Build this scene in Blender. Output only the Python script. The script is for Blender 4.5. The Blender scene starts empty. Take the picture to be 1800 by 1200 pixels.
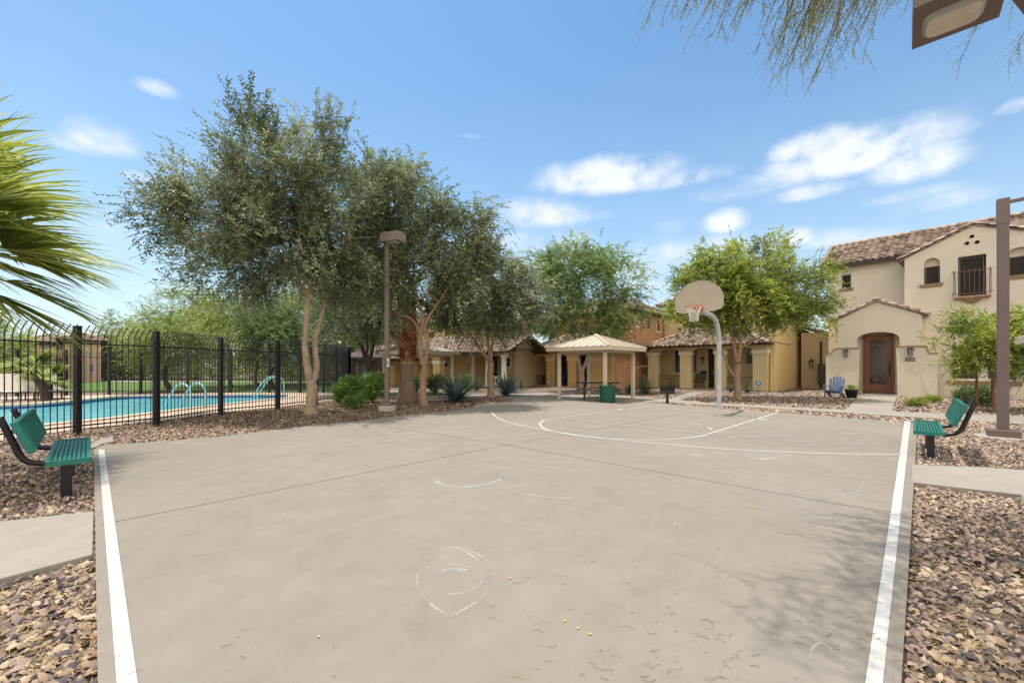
import bpy, bmesh, math, random
import numpy as np
from mathutils import Vector, Matrix, geometry
R = random.Random(7)
NR = np.random.default_rng(11)
# ---------------------------------------------------------------- camera
F = 727.0; CX = 900.0; HY = 645.0; HC = 1.4      # focal length, principal column, horizon row (1800 px wide picture), eye height
sc = bpy.context.scene
C = sc.collection
cam = bpy.data.cameras.new('camera'); camo = bpy.data.objects.new('camera', cam); C.objects.link(camo)
cam.sensor_width = 36.0; cam.lens = 36.0 * F / 1800.0; cam.shift_y = (HY - 600.0) / 1800.0
cam.clip_start = 0.05; cam.clip_end = 3000
camo.location = (0, 0, HC); camo.rotation_euler = (math.radians(90), 0, 0)
sc.camera = camo
# ---------------------------------------------------------------- sun, sky, exposure
LD = Vector((0.20, -0.16, -1.0)).normalized()
SD = -LD
sun = bpy.data.lights.new('sun', 'SUN'); suno = bpy.data.objects.new('sun', sun); C.objects.link(suno)
sun.energy = 3.0; sun.angle = math.radians(0.5); sun.color = (1.0, 0.95, 0.87)
suno.rotation_euler = LD.to_track_quat('-Z', 'Y').to_euler(); suno.location = (-6, 6, 30)
sc.view_settings.view_transform = 'Standard'; sc.view_settings.look = 'None'
sc.view_settings.exposure = 0.75; sc.view_settings.gamma = 1.0
w = bpy.data.worlds.new('World'); sc.world = w; w.use_nodes = True
nt = w.node_tree; nt.nodes.clear()
def N(tree, typ, **kw):
    n = tree.nodes.new(typ)
    for k, v in kw.items():
        if k.startswith('_'): n.inputs[int(k[1:])].default_value = v
        else: setattr(n, k, v)
    return n
def Mth(tree, op, a, b=None, clamp=False):
    n = tree.nodes.new('ShaderNodeMath'); n.operation = op; n.use_clamp = clamp
    for i, v in enumerate((a, b)):
        if v is None: continue
        if isinstance(v, (int, float)): n.inputs[i].default_value = v
        else: tree.links.new(v, n.inputs[i])
    return n.outputs[0]
sky = N(nt, 'ShaderNodeTexSky', sky_type='NISHITA'); sky.sun_disc = False
sky.sun_elevation = math.asin(SD.z); sky.sun_rotation = math.atan2(SD.x, SD.y)
sky.altitude = 350; sky.air_density = 1.25; sky.dust_density = 1.0; sky.ozone_density = 2.2
tc = N(nt, 'ShaderNodeTexCoord'); sep = N(nt, 'ShaderNodeSeparateXYZ'); nt.links.new(tc.outputs['Generated'], sep.inputs[0])
az = Mth(nt, 'ARCTAN2', sep.outputs[0], sep.outputs[1]); el = Mth(nt, 'ARCSINE', sep.outputs[2])
cmb = N(nt, 'ShaderNodeCombineXYZ'); nt.links.new(az, cmb.inputs[0]); nt.links.new(el, cmb.inputs[1])
def azel(px, py):
    a = math.atan2(px - CX, F); e = math.atan2((HY - py), math.hypot(px - CX, F)); return a, e
n1 = N(nt, 'ShaderNodeTexNoise'); n1.inputs['Scale'].default_value = 10; n1.inputs['Detail'].default_value = 10; n1.inputs['Roughness'].default_value = 0.56; n1.inputs['Distortion'].default_value = .25
mp = N(nt, 'ShaderNodeMapping'); mp.inputs['Scale'].default_value = (1.0, 1.25, 1); nt.links.new(cmb.outputs[0], mp.inputs[0]); nt.links.new(mp.outputs[0], n1.inputs['Vector'])
n2 = N(nt, 'ShaderNodeTexNoise'); n2.inputs['Scale'].default_value = 26; n2.inputs['Detail'].default_value = 6; nt.links.new(mp.outputs[0], n2.inputs['Vector'])
CL = [(1500,278,200,60,1.0),(1610,292,105,56,.95),(1430,262,90,44,.9),(1530,250,70,40,.9),(1420,342,95,22,.75),(1600,345,110,18,.5),(1065,318,150,48,1.0),(1050,300,60,34,.8),(1190,318,120,26,.6),(950,382,95,42,.8),(1000,385,110,18,.45),
      (1275,394,50,32,.9),(1400,420,40,26,.8),(185,250,80,50,.8),(150,262,90,26,.4),(278,160,50,24,.7),(240,312,42,15,.7),(1785,190,45,20,.75),(1560,402,60,14,.35),(825,240,34,8,.35),
      (1690,185,40,12,.25),(1200,400,90,22,.3),(640,105,28,10,.2),(1150,470,120,20,.45),(80,96,60,12,.12),(1050,470,230,60,.55),(1260,440,180,40,.6),(930,430,170,34,.5),(1480,420,160,30,.5),(190,420,120,50,.35),(60,470,160,50,.3),(1330,330,160,34,.5),(1640,360,120,30,.45),(1110,505,80,16,.5)]
acc = None
for (px, py, hx, hy, wt) in CL:
    a, e = azel(px, py); a1, _ = azel(px + hx, py); a0, _ = azel(px - hx, py); _, e1 = azel(px, py - hy); ha = (a1 - a0) / 2; he = e1 - e
    s = N(nt, 'ShaderNodeVectorMath', operation='SUBTRACT'); nt.links.new(cmb.outputs[0], s.inputs[0]); s.inputs[1].default_value = (a, e, 0)
    m = N(nt, 'ShaderNodeVectorMath', operation='MULTIPLY'); nt.links.new(s.outputs[0], m.inputs[0]); m.inputs[1].default_value = (1 / ha, 1 / he, 0)
    sp_ = N(nt, 'ShaderNodeSeparateXYZ'); nt.links.new(m.outputs[0], sp_.inputs[0]); cb_ = N(nt, 'ShaderNodeCombineXYZ'); nt.links.new(sp_.outputs[0], cb_.inputs[0])
    nt.links.new(Mth(nt, 'MAXIMUM', sp_.outputs[1], Mth(nt, 'MULTIPLY', sp_.outputs[1], -1.7)), cb_.inputs[1])
    l = N(nt, 'ShaderNodeVectorMath', operation='LENGTH'); nt.links.new(cb_.outputs[0], l.inputs[0])
    q = Mth(nt, 'MULTIPLY', Mth(nt, 'SUBTRACT', 1.25, Mth(nt, 'POWER', l.outputs['Value'], 1.5), True), wt)
    acc = q if acc is None else Mth(nt, 'MAXIMUM', acc, q)
nz = Mth(nt, 'ADD', Mth(nt, 'MULTIPLY', Mth(nt, 'SUBTRACT', n1.outputs[0], 0.5), 2.5), Mth(nt, 'MULTIPLY', Mth(nt, 'SUBTRACT', n2.outputs[0], 0.5), 0.5))
cm = Mth(nt, 'MULTIPLY', acc, Mth(nt, 'ADD', 0.80, nz), True)
mr = N(nt, 'ShaderNodeMapRange', interpolation_type='SMOOTHSTEP'); nt.links.new(cm, mr.inputs[0]); mr.inputs[1].default_value = 0.08; mr.inputs[2].default_value = 0.95
# thin pale air near the horizon
hz = Mth(nt, 'POWER', Mth(nt, 'SUBTRACT', 1.0, Mth(nt, 'MULTIPLY', Mth(nt, 'MAXIMUM', el, 0.0), 1.15), True), 2.6)
hzm = Mth(nt, 'MULTIPLY', hz, Mth(nt, 'ADD', 0.52, Mth(nt, 'MULTIPLY', n1.outputs[0], 0.5)), True)
sat = N(nt, 'ShaderNodeHueSaturation'); sat.inputs['Saturation'].default_value = 1.12; sat.inputs['Value'].default_value = 0.68
nt.links.new(sky.outputs[0], sat.inputs['Color']); tint = N(nt, 'ShaderNodeVectorMath', operation='MULTIPLY'); nt.links.new(sat.outputs[0], tint.inputs[0]); tint.inputs[1].default_value = (.86, 1.03, 1.03)
mixh = N(nt, 'ShaderNodeMix', data_type='RGBA'); nt.links.new(hzm, mixh.inputs[0]); nt.links.new(tint.outputs[0], mixh.inputs[6]); mixh.inputs[7].default_value = (3.4, 3.9, 4.45, 1)
mixc = N(nt, 'ShaderNodeMix', data_type='RGBA'); nt.links.new(Mth(nt, 'MULTIPLY', mr.outputs[0], 0.88), mixc.inputs[0]); nt.links.new(mixh.outputs[2], mixc.inputs[6]); mixc.inputs[7].default_value = (4.2, 4.3, 4.45, 1)
# unseen bright fill added behind the camera and overhead to lift shaded fronts
bk = Mth(nt, 'MULTIPLY', Mth(nt, 'MULTIPLY', Mth(nt, 'SUBTRACT', -0.05, sep.outputs[1]), 2.2, True), Mth(nt, 'MULTIPLY', Mth(nt, 'SUBTRACT', 0.97, sep.outputs[2]), 4.0, True))
vl = Mth(nt, 'MULTIPLY', Mth(nt, 'MULTIPLY', Mth(nt, 'SUBTRACT', sep.outputs[2], 0.74), 4.0, True), Mth(nt, 'MULTIPLY', n1.outputs[0], 1.0))
mixb = N(nt, 'ShaderNodeMix', data_type='RGBA'); nt.links.new(Mth(nt, 'MAXIMUM', bk, vl), mixb.inputs[0]); nt.links.new(mixc.outputs[2], mixb.inputs[6]); mixb.inputs[7].default_value = (9.0, 8.4, 7.5, 1)
bg = N(nt, 'ShaderNodeBackground'); nt.links.new(mixb.outputs[2], bg.inputs[0]); bg.inputs[1].default_value = 0.148
wo = N(nt, 'ShaderNodeOutputWorld'); nt.links.new(bg.outputs[0], wo.inputs[0])

# ---------------------------------------------------------------- placing helpers
def G(px, py, z=0.0):
    Y = F * (HC - z) / (py - HY); return Vector(((px - CX) * Y / F, Y, z))
def Hp(px, py, Y): return Vector(((px - CX) * Y / F, Y, HC + (HY - py) * Y / F))
U = Vector((0.697, 0.717, 0)).normalized()        # court: away along the sideline
V = Vector((-U.y, U.x, 0))                        # court: to the left along the baseline
class Frame:                                      # local x along a facade (to the right), y inwards, z up
    def __init__(s, O, d):
        s.O = Vector((O.x, O.y, 0)); s.d = Vector((d.x, d.y, 0)).normalized(); s.n = Vector((-s.d.y, s.d.x, 0)); s.rz = math.atan2(s.d.y, s.d.x)
    def hit(s, px, py, ty=0.0):
        r = Vector(((px - CX) / F, 1.0, (HY - py) / F)); k = (s.O + s.n * ty).dot(s.n) / r.dot(s.n)
        p = Vector((0, 0, HC)) + r * k; q = p - s.O; return q.dot(s.d), p.z
    def loc(s, p): q = p - s.O; return Vector((q.dot(s.d), q.dot(s.n), p.z))
# ---------------------------------------------------------------- materials
MATS = {}
def ramp(t, stops):
    r = t.nodes.new('ShaderNodeValToRGB'); e = r.color_ramp.elements
    while len(e) < len(stops): e.new(0.5)
    for i, (p, c) in enumerate(stops): e[i].position = p; e[i].color = (*c, 1)
    return r
def mat(name, col, rough=0.8, var=0.12, scale=4.0, bump=0.0, bscale=60.0, metal=0.0, attr=None, stops=None, trans=0.0, spec=0.3, stain=0.0, alpha=None):
    if name in MATS: return MATS[name]
    m = bpy.data.materials.new(name); m.use_nodes = True; t = m.node_tree; b = t.nodes['Principled BSDF']; L = t.links
    b.inputs['Roughness'].default_value = rough; b.inputs['Metallic'].default_value = metal; b.inputs['Specular IOR Level'].default_value = spec
    tcn = N(t, 'ShaderNodeTexCoord'); ns = N(t, 'ShaderNodeTexNoise'); ns.inputs['Scale'].default_value = scale; ns.inputs['Detail'].default_value = 6; ns.inputs['Roughness'].default_value = .6
    L.new(tcn.outputs['Object'], ns.inputs['Vector'])
    if attr:
        at = N(t, 'ShaderNodeAttribute', attribute_name=attr); rp = ramp(t, stops); L.new(at.outputs['Fac'], rp.inputs[0]); base = rp.outputs[0]
    else:
        rgb = N(t, 'ShaderNodeRGB'); rgb.outputs[0].default_value = (*col, 1); base = rgb.outputs[0]
    f = Mth(t, 'ADD', 1.0 - var, Mth(t, 'MULTIPLY', ns.outputs[0], 2 * var))
    vm = N(t, 'ShaderNodeVectorMath', operation='SCALE'); L.new(base, vm.inputs[0]); L.new(f, vm.inputs['Scale']); out = vm.outputs[0]
    if stain > 0:
        n3 = N(t, 'ShaderNodeTexNoise'); n3.inputs['Scale'].default_value = scale * .3; n3.inputs['Detail'].default_value = 8; n3.inputs['Roughness'].default_value = .7; L.new(tcn.outputs['Object'], n3.inputs['Vector'])
        g = Mth(t, 'MULTIPLY', Mth(t, 'SUBTRACT', n3.outputs[0], .42), 3.5, True)
        v2 = N(t, 'ShaderNodeVectorMath', operation='SCALE'); L.new(out, v2.inputs[0]); L.new(Mth(t, 'SUBTRACT', 1.0, Mth(t, 'MULTIPLY', g, stain)), v2.inputs['Scale']); out = v2.outputs[0]
    L.new(out, b.inputs['Base Color'])
    if bump > 0:
        bn = N(t, 'ShaderNodeTexNoise'); bn.inputs['Scale'].default_value = bscale; bn.inputs['Detail'].default_value = 5; L.new(tcn.outputs['Object'], bn.inputs['Vector'])
        bp = N(t, 'ShaderNodeBump'); bp.inputs['Strength'].default_value = min(1, bump * 4); bp.inputs['Distance'].default_value = bump * .1; L.new(bn.outputs[0], bp.inputs['Height']); L.new(bp.outputs[0], b.inputs['Normal'])
    if trans > 0:
        tr = N(t, 'ShaderNodeBsdfTranslucent'); L.new(out, tr.inputs[0]); mx = N(t, 'ShaderNodeMixShader'); mx.inputs[0].default_value = trans
        L.new(b.outputs[0], mx.inputs[1]); L.new(tr.outputs[0], mx.inputs[2]); L.new(mx.outputs[0], t.nodes['Material Output'].inputs[0])
    if alpha is not None: b.inputs['Alpha'].default_value = alpha
    MATS[name] = m; return m
# ---------------------------------------------------------------- mesh builder
class MB:
    def __init__(s): s.v = []; s.f = []; s.a = []; s.sm = []
    def add(s, vs, fs, a=0.5, smooth=False):
        o = len(s.v); s.v += [tuple(p) for p in vs]; s.f += [tuple(i + o for i in f) for f in fs]; s.a += [a] * len(fs); s.sm += [smooth] * len(fs); return s
    def box(s, x0, x1, y0, y1, z0, z1, a=.5):
        return s.add([(x0,y0,z0),(x1,y0,z0),(x1,y1,z0),(x0,y1,z0),(x0,y0,z1),(x1,y0,z1),(x1,y1,z1),(x0,y1,z1)],
                     [(3,2,1,0),(4,5,6,7),(0,1,5,4),(1,2,6,5),(2,3,7,6),(3,0,4,7)], a)
    def bar(s, p, q, wd, ht=None, up=Vector((0,0,1)), a=.5):
        p = Vector(p); q = Vector(q); ht = ht or wd; d = (q - p).normalized(); up = Vector(up)
        if abs(d.dot(up)) > .95: up = Vector((0, 1, 0)) if abs(d.y) < .9 else Vector((1, 0, 0))
        x = d.cross(up).normalized() * wd / 2; z = x.cross(d).normalized() * ht / 2
        return s.add([p-x-z,p+x-z,p+x+z,p-x+z,q-x-z,q+x-z,q+x+z,q-x+z],[(0,1,2,3),(7,6,5,4),(4,5,1,0),(5,6,2,1),(6,7,3,2),(7,4,0,3)], a)
    def tube(s, pts, rad, n=8, a=.5, cap=True, smooth=True):
        pts = [Vector(p) for p in pts]; k = len(pts); rad = rad if isinstance(rad, (list, tuple)) else [rad] * k
        ring = []; prev = None
        for i in range(k):
            d = (pts[min(i+1,k-1)] - pts[max(i-1,0)])
            if d.length < 1e-9: d = Vector((0,0,1))
            d.normalize()
            if prev is None:
                r = Vector((1,0,0)) if abs(d.x) < .8 else Vector((0,1,0)); x = d.cross(r).normalized()
            else:
                x = (prev - d * prev.dot(d)); x = x.normalized() if x.length > 1e-6 else d.orthogonal().normalized()
            prev = x; y = d.cross(x)
            ring += [pts[i] + (x * math.cos(2*math.pi*j/n) + y * math.sin(2*math.pi*j/n)) * rad[i] for j in range(n)]
        fs = [(i*n+j, i*n+(j+1)%n, (i+1)*n+(j+1)%n, (i+1)*n+j) for i in range(k-1) for j in range(n)]
        s.add(ring, fs, a, smooth)
        if cap:
            s.add(ring[:n], [tuple(range(n-1,-1,-1))], a); s.add(ring[-n:], [tuple(range(n))], a)
        return s
    def lathe(s, prof, cx=0, cy=0, n=20, a=.5, smooth=True):
        vs = [(cx + r*math.cos(2*math.pi*j/n), cy + r*math.sin(2*math.pi*j/n), z) for r, z in prof for j in range(n)]
        fs = [(i*n+j, i*n+(j+1)%n, (i+1)*n+(j+1)%n, (i+1)*n+j) for i in range(len(prof)-1) for j in range(n)]
        return s.add(vs, fs, a, smooth)
    def slab(s, poly, z0, z1, a=.5):              # horizontal polygon with thickness
        k = len(poly); vs = [(p[0],p[1],z1) for p in poly] + [(p[0],p[1],z0) for p in poly]
        tr = geometry.tessellate_polygon([[Vector((p[0],p[1],0)) for p in poly]])
        fs = []
        for t in tr:
            A,B,D = [Vector((poly[i][0],poly[i][1])) for i in t]; cr = (B-A).cross(D-A) if hasattr(B-A,'cross') else 0
            fs.append(t if cr > 0 else t[::-1])
        ar = sum(poly[i][0]*poly[(i+1)%k][1]-poly[(i+1)%k][0]*poly[i][1] for i in range(k))
        for i in range(k):
            j = (i+1)%k; fs.append((i, i+k, j+k, j) if ar > 0 else (j, j+k, i+k, i))
        return s.add(vs, fs, a)
    def sheet(s, loops, z, a=.5):                 # horizontal polygon with holes
        pts = [p for l in loops for p in l]; tr = geometry.tessellate_polygon([[Vector((p[0],p[1],0)) for p in l] for l in loops]); fs = []
        for t in tr:
            A,B,D = [Vector((pts[i][0],pts[i][1],0)) for i in t]; fs.append(tuple(t) if (B-A).cross(D-A).z > 0 else tuple(t[::-1]))
        return s.add([(p[0],p[1],z) for p in pts], fs, a)
    def wall(s, outer, holes, y0, y1, a=.5):      # facade polygon (x,z) with holes, y0 front, y1 back
        loops = [outer] + holes; pts = [p for l in loops for p in l]; k = len(pts)
        tr = geometry.tessellate_polygon([[Vector((p[0],p[1],0)) for p in l] for l in loops]); fs = []
        for t in tr:
            A,B,D = [Vector((pts[i][0],pts[i][1],0)) for i in t]; t = tuple(t) if (B-A).cross(D-A).z > 0 else tuple(t[::-1])
            fs.append(t); fs.append(tuple(i + k for i in t[::-1]))
        o = 0
        for li, l in enumerate(loops):
            n = len(l); ar = sum(l[i][0]*l[(i+1)%n][1]-l[(i+1)%n][0]*l[i][1] for i in range(n))
            for i in range(n):
                i0 = o+i; i1 = o+(i+1)%n; fw = (ar > 0) == (li == 0)
                fs.append((i0, i0+k, i1+k, i1) if fw else (i1, i1+k, i0+k, i0))
            o += n
        return s.add([(p[0],y0,p[1]) for p in pts] + [(p[0],y1,p[1]) for p in pts], fs, a)
    def build(s, name, m, parent=None, bevel=0):
        me = bpy.data.meshes.new(name); me.from_pydata(s.v, [], s.f); ms = m if isinstance(m, list) else [m]
        for q in ms: me.materials.append(q)
        at = me.attributes.new('rnd', 'FLOAT', 'FACE'); at.data.foreach_set('value', s.a)
        me.polygons.foreach_set('use_smooth', s.sm); me.update()
        o = bpy.data.objects.new(name, me); C.objects.link(o)
        if parent: o.parent = parent
        if bevel:
            bv = o.modifiers.new('bevel', 'BEVEL'); bv.width = bevel; bv.segments = 2; bv.limit_method = 'ANGLE'
        return o
def tag(o, label=None, cat=None, group=None, kind=None):
    if label: o['label'] = label
    if cat: o['category'] = cat
    if group: o['group'] = group
    if kind: o['kind'] = kind
    return o
def thing(name, label, cat, loc=(0,0,0), rz=0.0, group=None):
    o = bpy.data.objects.new(name, None); C.objects.link(o); o.location = loc; o.rotation_euler = (0,0,rz); o.empty_display_size = .2
    return tag(o, label, cat, group)
def copy_tree(o, parent=None):
    c = o.copy(); C.objects.link(c); c.parent = parent
    for ch in list(o.children): copy_tree(ch, c)
    return c
def dup(o, loc, rz, label, scale=None):
    c = copy_tree(o); c.location = loc; c.rotation_euler = (0,0,rz); c['label'] = label
    if scale: c.scale = (scale,)*3
    return c
def np_mesh(name, V_, F_, attr, mats, parent=None, midx=None, smooth=False):
    me = bpy.data.meshes.new(name); nf, k = F_.shape
    me.vertices.add(len(V_)); me.vertices.foreach_set('co', V_.astype(np.float32).ravel())
    me.loops.add(nf*k); me.loops.foreach_set('vertex_index', F_.astype(np.int32).ravel())
    me.polygons.add(nf); me.polygons.foreach_set('loop_start', np.arange(0, nf*k, k, dtype=np.int32))
    if smooth: me.polygons.foreach_set('use_smooth', np.ones(nf, dtype=bool))
    for q in mats: me.materials.append(q)
    if midx is not None: me.polygons.foreach_set('material_index', midx.astype(np.int32))
    at = me.attributes.new('rnd', 'FLOAT', 'FACE'); at.data.foreach_set('value', attr.astype(np.float32))
    me.update(calc_edges=True); me.validate()
    o = bpy.data.objects.new(name, me); C.objects.link(o)
    if parent: o.parent = parent
    return o
def catmull(P, n=6):
    P = [Vector(p) for p in P]; Q = [P[0]*2-P[1]] + P + [P[-1]*2-P[-2]]; out = []
    for i in range(1, len(Q)-2):
        for j in range(n):
            t = j/n; a,b,c,d = Q[i-1],Q[i],Q[i+1],Q[i+2]
            out.append(.5*((2*b)+(c-a)*t+(2*a-5*b+4*c-d)*t*t+(3*b-a-3*c+d)*t**3))
    return out + [P[-1]]
def inpoly(P, x, y):
    ins = np.zeros(len(x), bool); n = len(P)
    for i in range(n):
        x0,y0 = P[i][0],P[i][1]; x1,y1 = P[(i+1)%n][0],P[(i+1)%n][1]
        if y0 == y1: continue
        c = ((y0 > y) != (y1 > y)) & (x < (x1-x0)*(y-y0)/(y1-y0)+x0); ins ^= c
    return ins
# ================================================================ the ground
def concrete(name, col, stain=.1):
    m = bpy.data.materials.new(name); m.use_nodes = True; t = m.node_tree; L = t.links; b = t.nodes['Principled BSDF']
    b.inputs['Roughness'].default_value = .88; b.inputs['Specular IOR Level'].default_value = .25
    tcn = N(t, 'ShaderNodeTexCoord')
    def nz(sc_, det, rough=.6, dist=0):
        n = N(t, 'ShaderNodeTexNoise'); n.inputs['Scale'].default_value = sc_; n.inputs['Detail'].default_value = det; n.inputs['Roughness'].default_value = rough; n.inputs['Distortion'].default_value = dist
        L.new(tcn.outputs['Object'], n.inputs['Vector']); return n.outputs[0]
    a = nz(.45, 6, .65, .6); c = nz(3.2, 8, .7, .4); d = nz(120, 3); e = nz(1.3, 9, .75, 1.2); s = nz(420, 2)
    f = Mth(t,'ADD', Mth(t,'MULTIPLY', Mth(t,'SUBTRACT', a,.5), .42), Mth(t,'MULTIPLY', Mth(t,'SUBTRACT', c,.5), .42))
    f = Mth(t,'ADD', f, Mth(t,'MULTIPLY', Mth(t,'SUBTRACT', d,.5), .16)); f = Mth(t,'ADD', f, Mth(t,'MULTIPLY', Mth(t,'SUBTRACT', s,.5), .5))
    st = Mth(t,'MULTIPLY', Mth(t,'MULTIPLY', Mth(t,'SUBTRACT', e,.56), 5., True), stain)
    sc2 = nz(2.1, 10, .8, 2.2); f = Mth(t,'ADD', f, Mth(t,'MULTIPLY', Mth(t,'MULTIPLY', Mth(t,'SUBTRACT', sc2, .60), 7., True), .13)); f = Mth(t,'SUBTRACT', Mth(t,'ADD', f, 1.0), st)
    ch = N(t,'ShaderNodeMix', data_type='RGBA'); L.new(Mth(t,'MULTIPLY', Mth(t,'SUBTRACT', nz(.8,4),.35), 2.2, True), ch.inputs[0]); ch.inputs[6].default_value = (*col,1); ch.inputs[7].default_value = (col[0]*1.03, col[1]*.985, col[2]*.93,1)
    vm = N(t,'ShaderNodeVectorMath', operation='SCALE'); L.new(ch.outputs[2], vm.inputs[0]); L.new(f, vm.inputs['Scale']); L.new(vm.outputs[0], b.inputs['Base Color'])
    bp = N(t,'ShaderNodeBump'); bp.inputs['Strength'].default_value = .25; bp.inputs['Distance'].default_value = .004; L.new(d, bp.inputs['Height']); L.new(bp.outputs[0], b.inputs['Normal'])
    return m
M_court = concrete('court_concrete', (.222,.197,.165), .14)
M_path = concrete('path_concrete', (.275,.247,.212), .18)
M_deck = concrete('pool_deck_concrete', (.47,.36,.27), .1)
M_cope = mat('coping_stone', (.5,.40,.30), .8, .15, 6)
def paint_mat():
    m = mat('white_line_paint', (.47,.455,.425), .65, .10, 9, stain=.14); t = m.node_tree; b = t.nodes['Principled BSDF']; tcn = N(t,'ShaderNodeTexCoord')
    n = N(t,'ShaderNodeTexNoise'); n.inputs['Scale'].default_value = 26; n.inputs['Detail'].default_value = 9; n.inputs['Roughness'].default_value = .8; t.links.new(tcn.outputs['Object'], n.inputs['Vector'])
    n_ = N(t,'ShaderNodeTexNoise'); n_.inputs['Scale'].default_value = 1.7; n_.inputs['Detail'].default_value = 3; t.links.new(tcn.outputs['Object'], n_.inputs['Vector'])
    f = Mth(t,'MULTIPLY', Mth(t,'SUBTRACT', Mth(t,'ADD', n.outputs[0], Mth(t,'MULTIPLY', n_.outputs[0], .35)), .80), 9., True); mx = N(t,'ShaderNodeMix', data_type='RGBA'); src = b.inputs['Base Color'].links[0].from_socket
    t.links.new(f, mx.inputs[0]); t.links.new(src, mx.inputs[6]); mx.inputs[7].default_value = (.27,.245,.21,1); t.links.new(mx.outputs[2], b.inputs['Base Color']); return m
M_paint = paint_mat()
def gravel_mat():
    m = bpy.data.materials.new('gravel_bed'); m.use_nodes = True; t = m.node_tree; L = t.links; b = t.nodes['Principled BSDF']; b.inputs['Roughness'].default_value = .95
    tcn = N(t,'ShaderNodeTexCoord'); vo = N(t,'ShaderNodeTexVoronoi'); vo.inputs['Scale'].default_value = 17; L.new(tcn.outputs['Object'], vo.inputs['Vector'])
    v2 = N(t,'ShaderNodeTexVoronoi', feature='DISTANCE_TO_EDGE'); v2.inputs['Scale'].default_value = 17; L.new(tcn.outputs['Object'], v2.inputs['Vector'])
    sp = N(t,'ShaderNodeSeparateXYZ'); L.new(vo.outputs['Color'], sp.inputs[0])
    rp = ramp(t, [(0,(.05,.035,.025)),(.25,(.13,.09,.06)),(.5,(.22,.15,.10)),(.75,(.18,.135,.10)),(1,(.30,.22,.15))]); L.new(sp.outputs[0], rp.inputs[0])
    n = N(t,'ShaderNodeTexNoise'); n.inputs['Scale'].default_value = 1.1; n.inputs['Detail'].default_value = 8; n.inputs['Roughness'].default_value = .7; L.new(tcn.outputs['Object'], n.inputs['Vector'])
    vm = N(t,'ShaderNodeVectorMath', operation='SCALE'); L.new(rp.outputs[0], vm.inputs[0]); L.new(Mth(t,'ADD', .62, Mth(t,'MULTIPLY', n.outputs[0], .7)), vm.inputs['Scale']); L.new(vm.outputs[0], b.inputs['Base Color'])
    bp = N(t,'ShaderNodeBump'); bp.inputs['Distance'].default_value = .03; L.new(Mth(t,'MINIMUM', v2.outputs[0], .12), bp.inputs['Height']); L.new(bp.outputs[0], b.inputs['Normal']); return m
M_gravel = gravel_mat()
ZG = -0.05
def g2(px, py): p = G(px, py); return (p.x, p.y)
pool_px = [(-160,765),(-20,757),(70,746),(163,737),(263,725),(382,711),(440,705),(497,699),(507,696),(501,693.4),(440,693),(383,693.5),(257,694.5),(203,696.5),(149,702),(77,708.5),(0,711.5),(-120,716),(-200,730),(-220,750)]
pool = [g2(*p) for p in pool_px]
def grow_poly(P, d):
    c = Vector((sum(p[0] for p in P)/len(P), sum(p[1] for p in P)/len(P))); n = len(P); out = []
    ar = sum(P[i][0]*P[(i+1)%n][1]-P[(i+1)%n][0]*P[i][1] for i in range(n)); sg = 1 if ar > 0 else -1
    for i in range(n):
        a = Vector(P[i-1]); b = Vector(P[i]); e = Vector(P[(i+1)%n]); t = (e - a).normalized(); out.append((b.x + t.y*d*sg, b.y - t.x*d*sg))
    return out
pool = [(p.x, p.y) for p in catmull([Vector((a,b,0)) for a,b in pool] + [Vector((*pool[0],0))], 4)][:-1]
coping = grow_poly(pool, .32)
gb = MB().sheet([[(-500,-60),(500,-60),(500,900),(-500,900)], pool], ZG)
tag(gb.build('ground', M_gravel), 'brown and tan gravel covering the beds between the paths', kind='structure')
deck = [g2(-900,850), g2(-400,800),g2(0,772),g2(136,752),g2(275,739),g2(388,723.5),g2(488,714),g2(555,707),g2(592,702), g2(612,696),g2(612,692),g2(560,689.5),g2(400,689.5),g2(247,692),g2(120,694.5),g2(-100,698),g2(-500,700)]
tag(MB().sheet([deck, coping], -.02).build('pool_deck', M_deck), 'tan concrete deck around the swimming pool', kind='structure')
cp = MB()
for i in range(len(pool)):
    j = (i+1) % len(pool); cp.add([(*pool[i],.02),(*pool[j],.02),(*coping[j],.02),(*coping[i],.02),(*pool[i],-.06),(*pool[j],-.06),(*coping[i],-.02),(*coping[j],-.02)],[(0,1,2,3),(0,4,5,1),(3,2,7,6)])
# the pool
M_pt = mat('pool_plaster', (.33,.62,.62), .6, .06, 3); M_tile = mat('blue_waterline_tile', (.03,.09,.26), .3, .4, 14)
def water_mat():
    m = bpy.data.materials.new('pool_water'); m.use_nodes = True; t = m.node_tree; b = t.nodes['Principled BSDF']
    b.inputs['Base Color'].default_value = (.10,.46,.48,1); b.inputs['Roughness'].default_value = .06; b.inputs['IOR'].default_value = 1.33
    tcn = N(t,'ShaderNodeTexCoord'); n = N(t,'ShaderNodeTexNoise'); n.inputs['Scale'].default_value = 3.5; n.inputs['Detail'].default_value = 7; t.links.new(tcn.outputs['Object'], n.inputs['Vector'])
    rp = ramp(t, [(.3,(.07,.36,.40)),(.7,(.16,.55,.55))]); t.links.new(n.outputs[0], rp.inputs[0]); t.links.new(rp.outputs[0], b.inputs['Base Color'])
    bp = N(t,'ShaderNodeBump'); bp.inputs['Strength'].default_value = .5; bp.inputs['Distance'].default_value = .09; t.links.new(n.outputs[0], bp.inputs['Height']); t.links.new(bp.outputs[0], b.inputs['Normal']); return m
pl = thing('swimming_pool', 'turquoise freeform swimming pool behind the black metal fence', 'swimming pool', (-14,13,0))
def shift(mb, o):
    mb.v = [(p[0]-o[0], p[1]-o[1], p[2]-o[2]) for p in mb.v]; return mb
po = (-14,13,0)
shift(cp, po).build('coping', M_cope, pl)
wm = MB().sheet([pool], -.16); shift(wm, po); wo_ = wm.build('pool_water', water_mat(), pl)
tl = MB()
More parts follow.
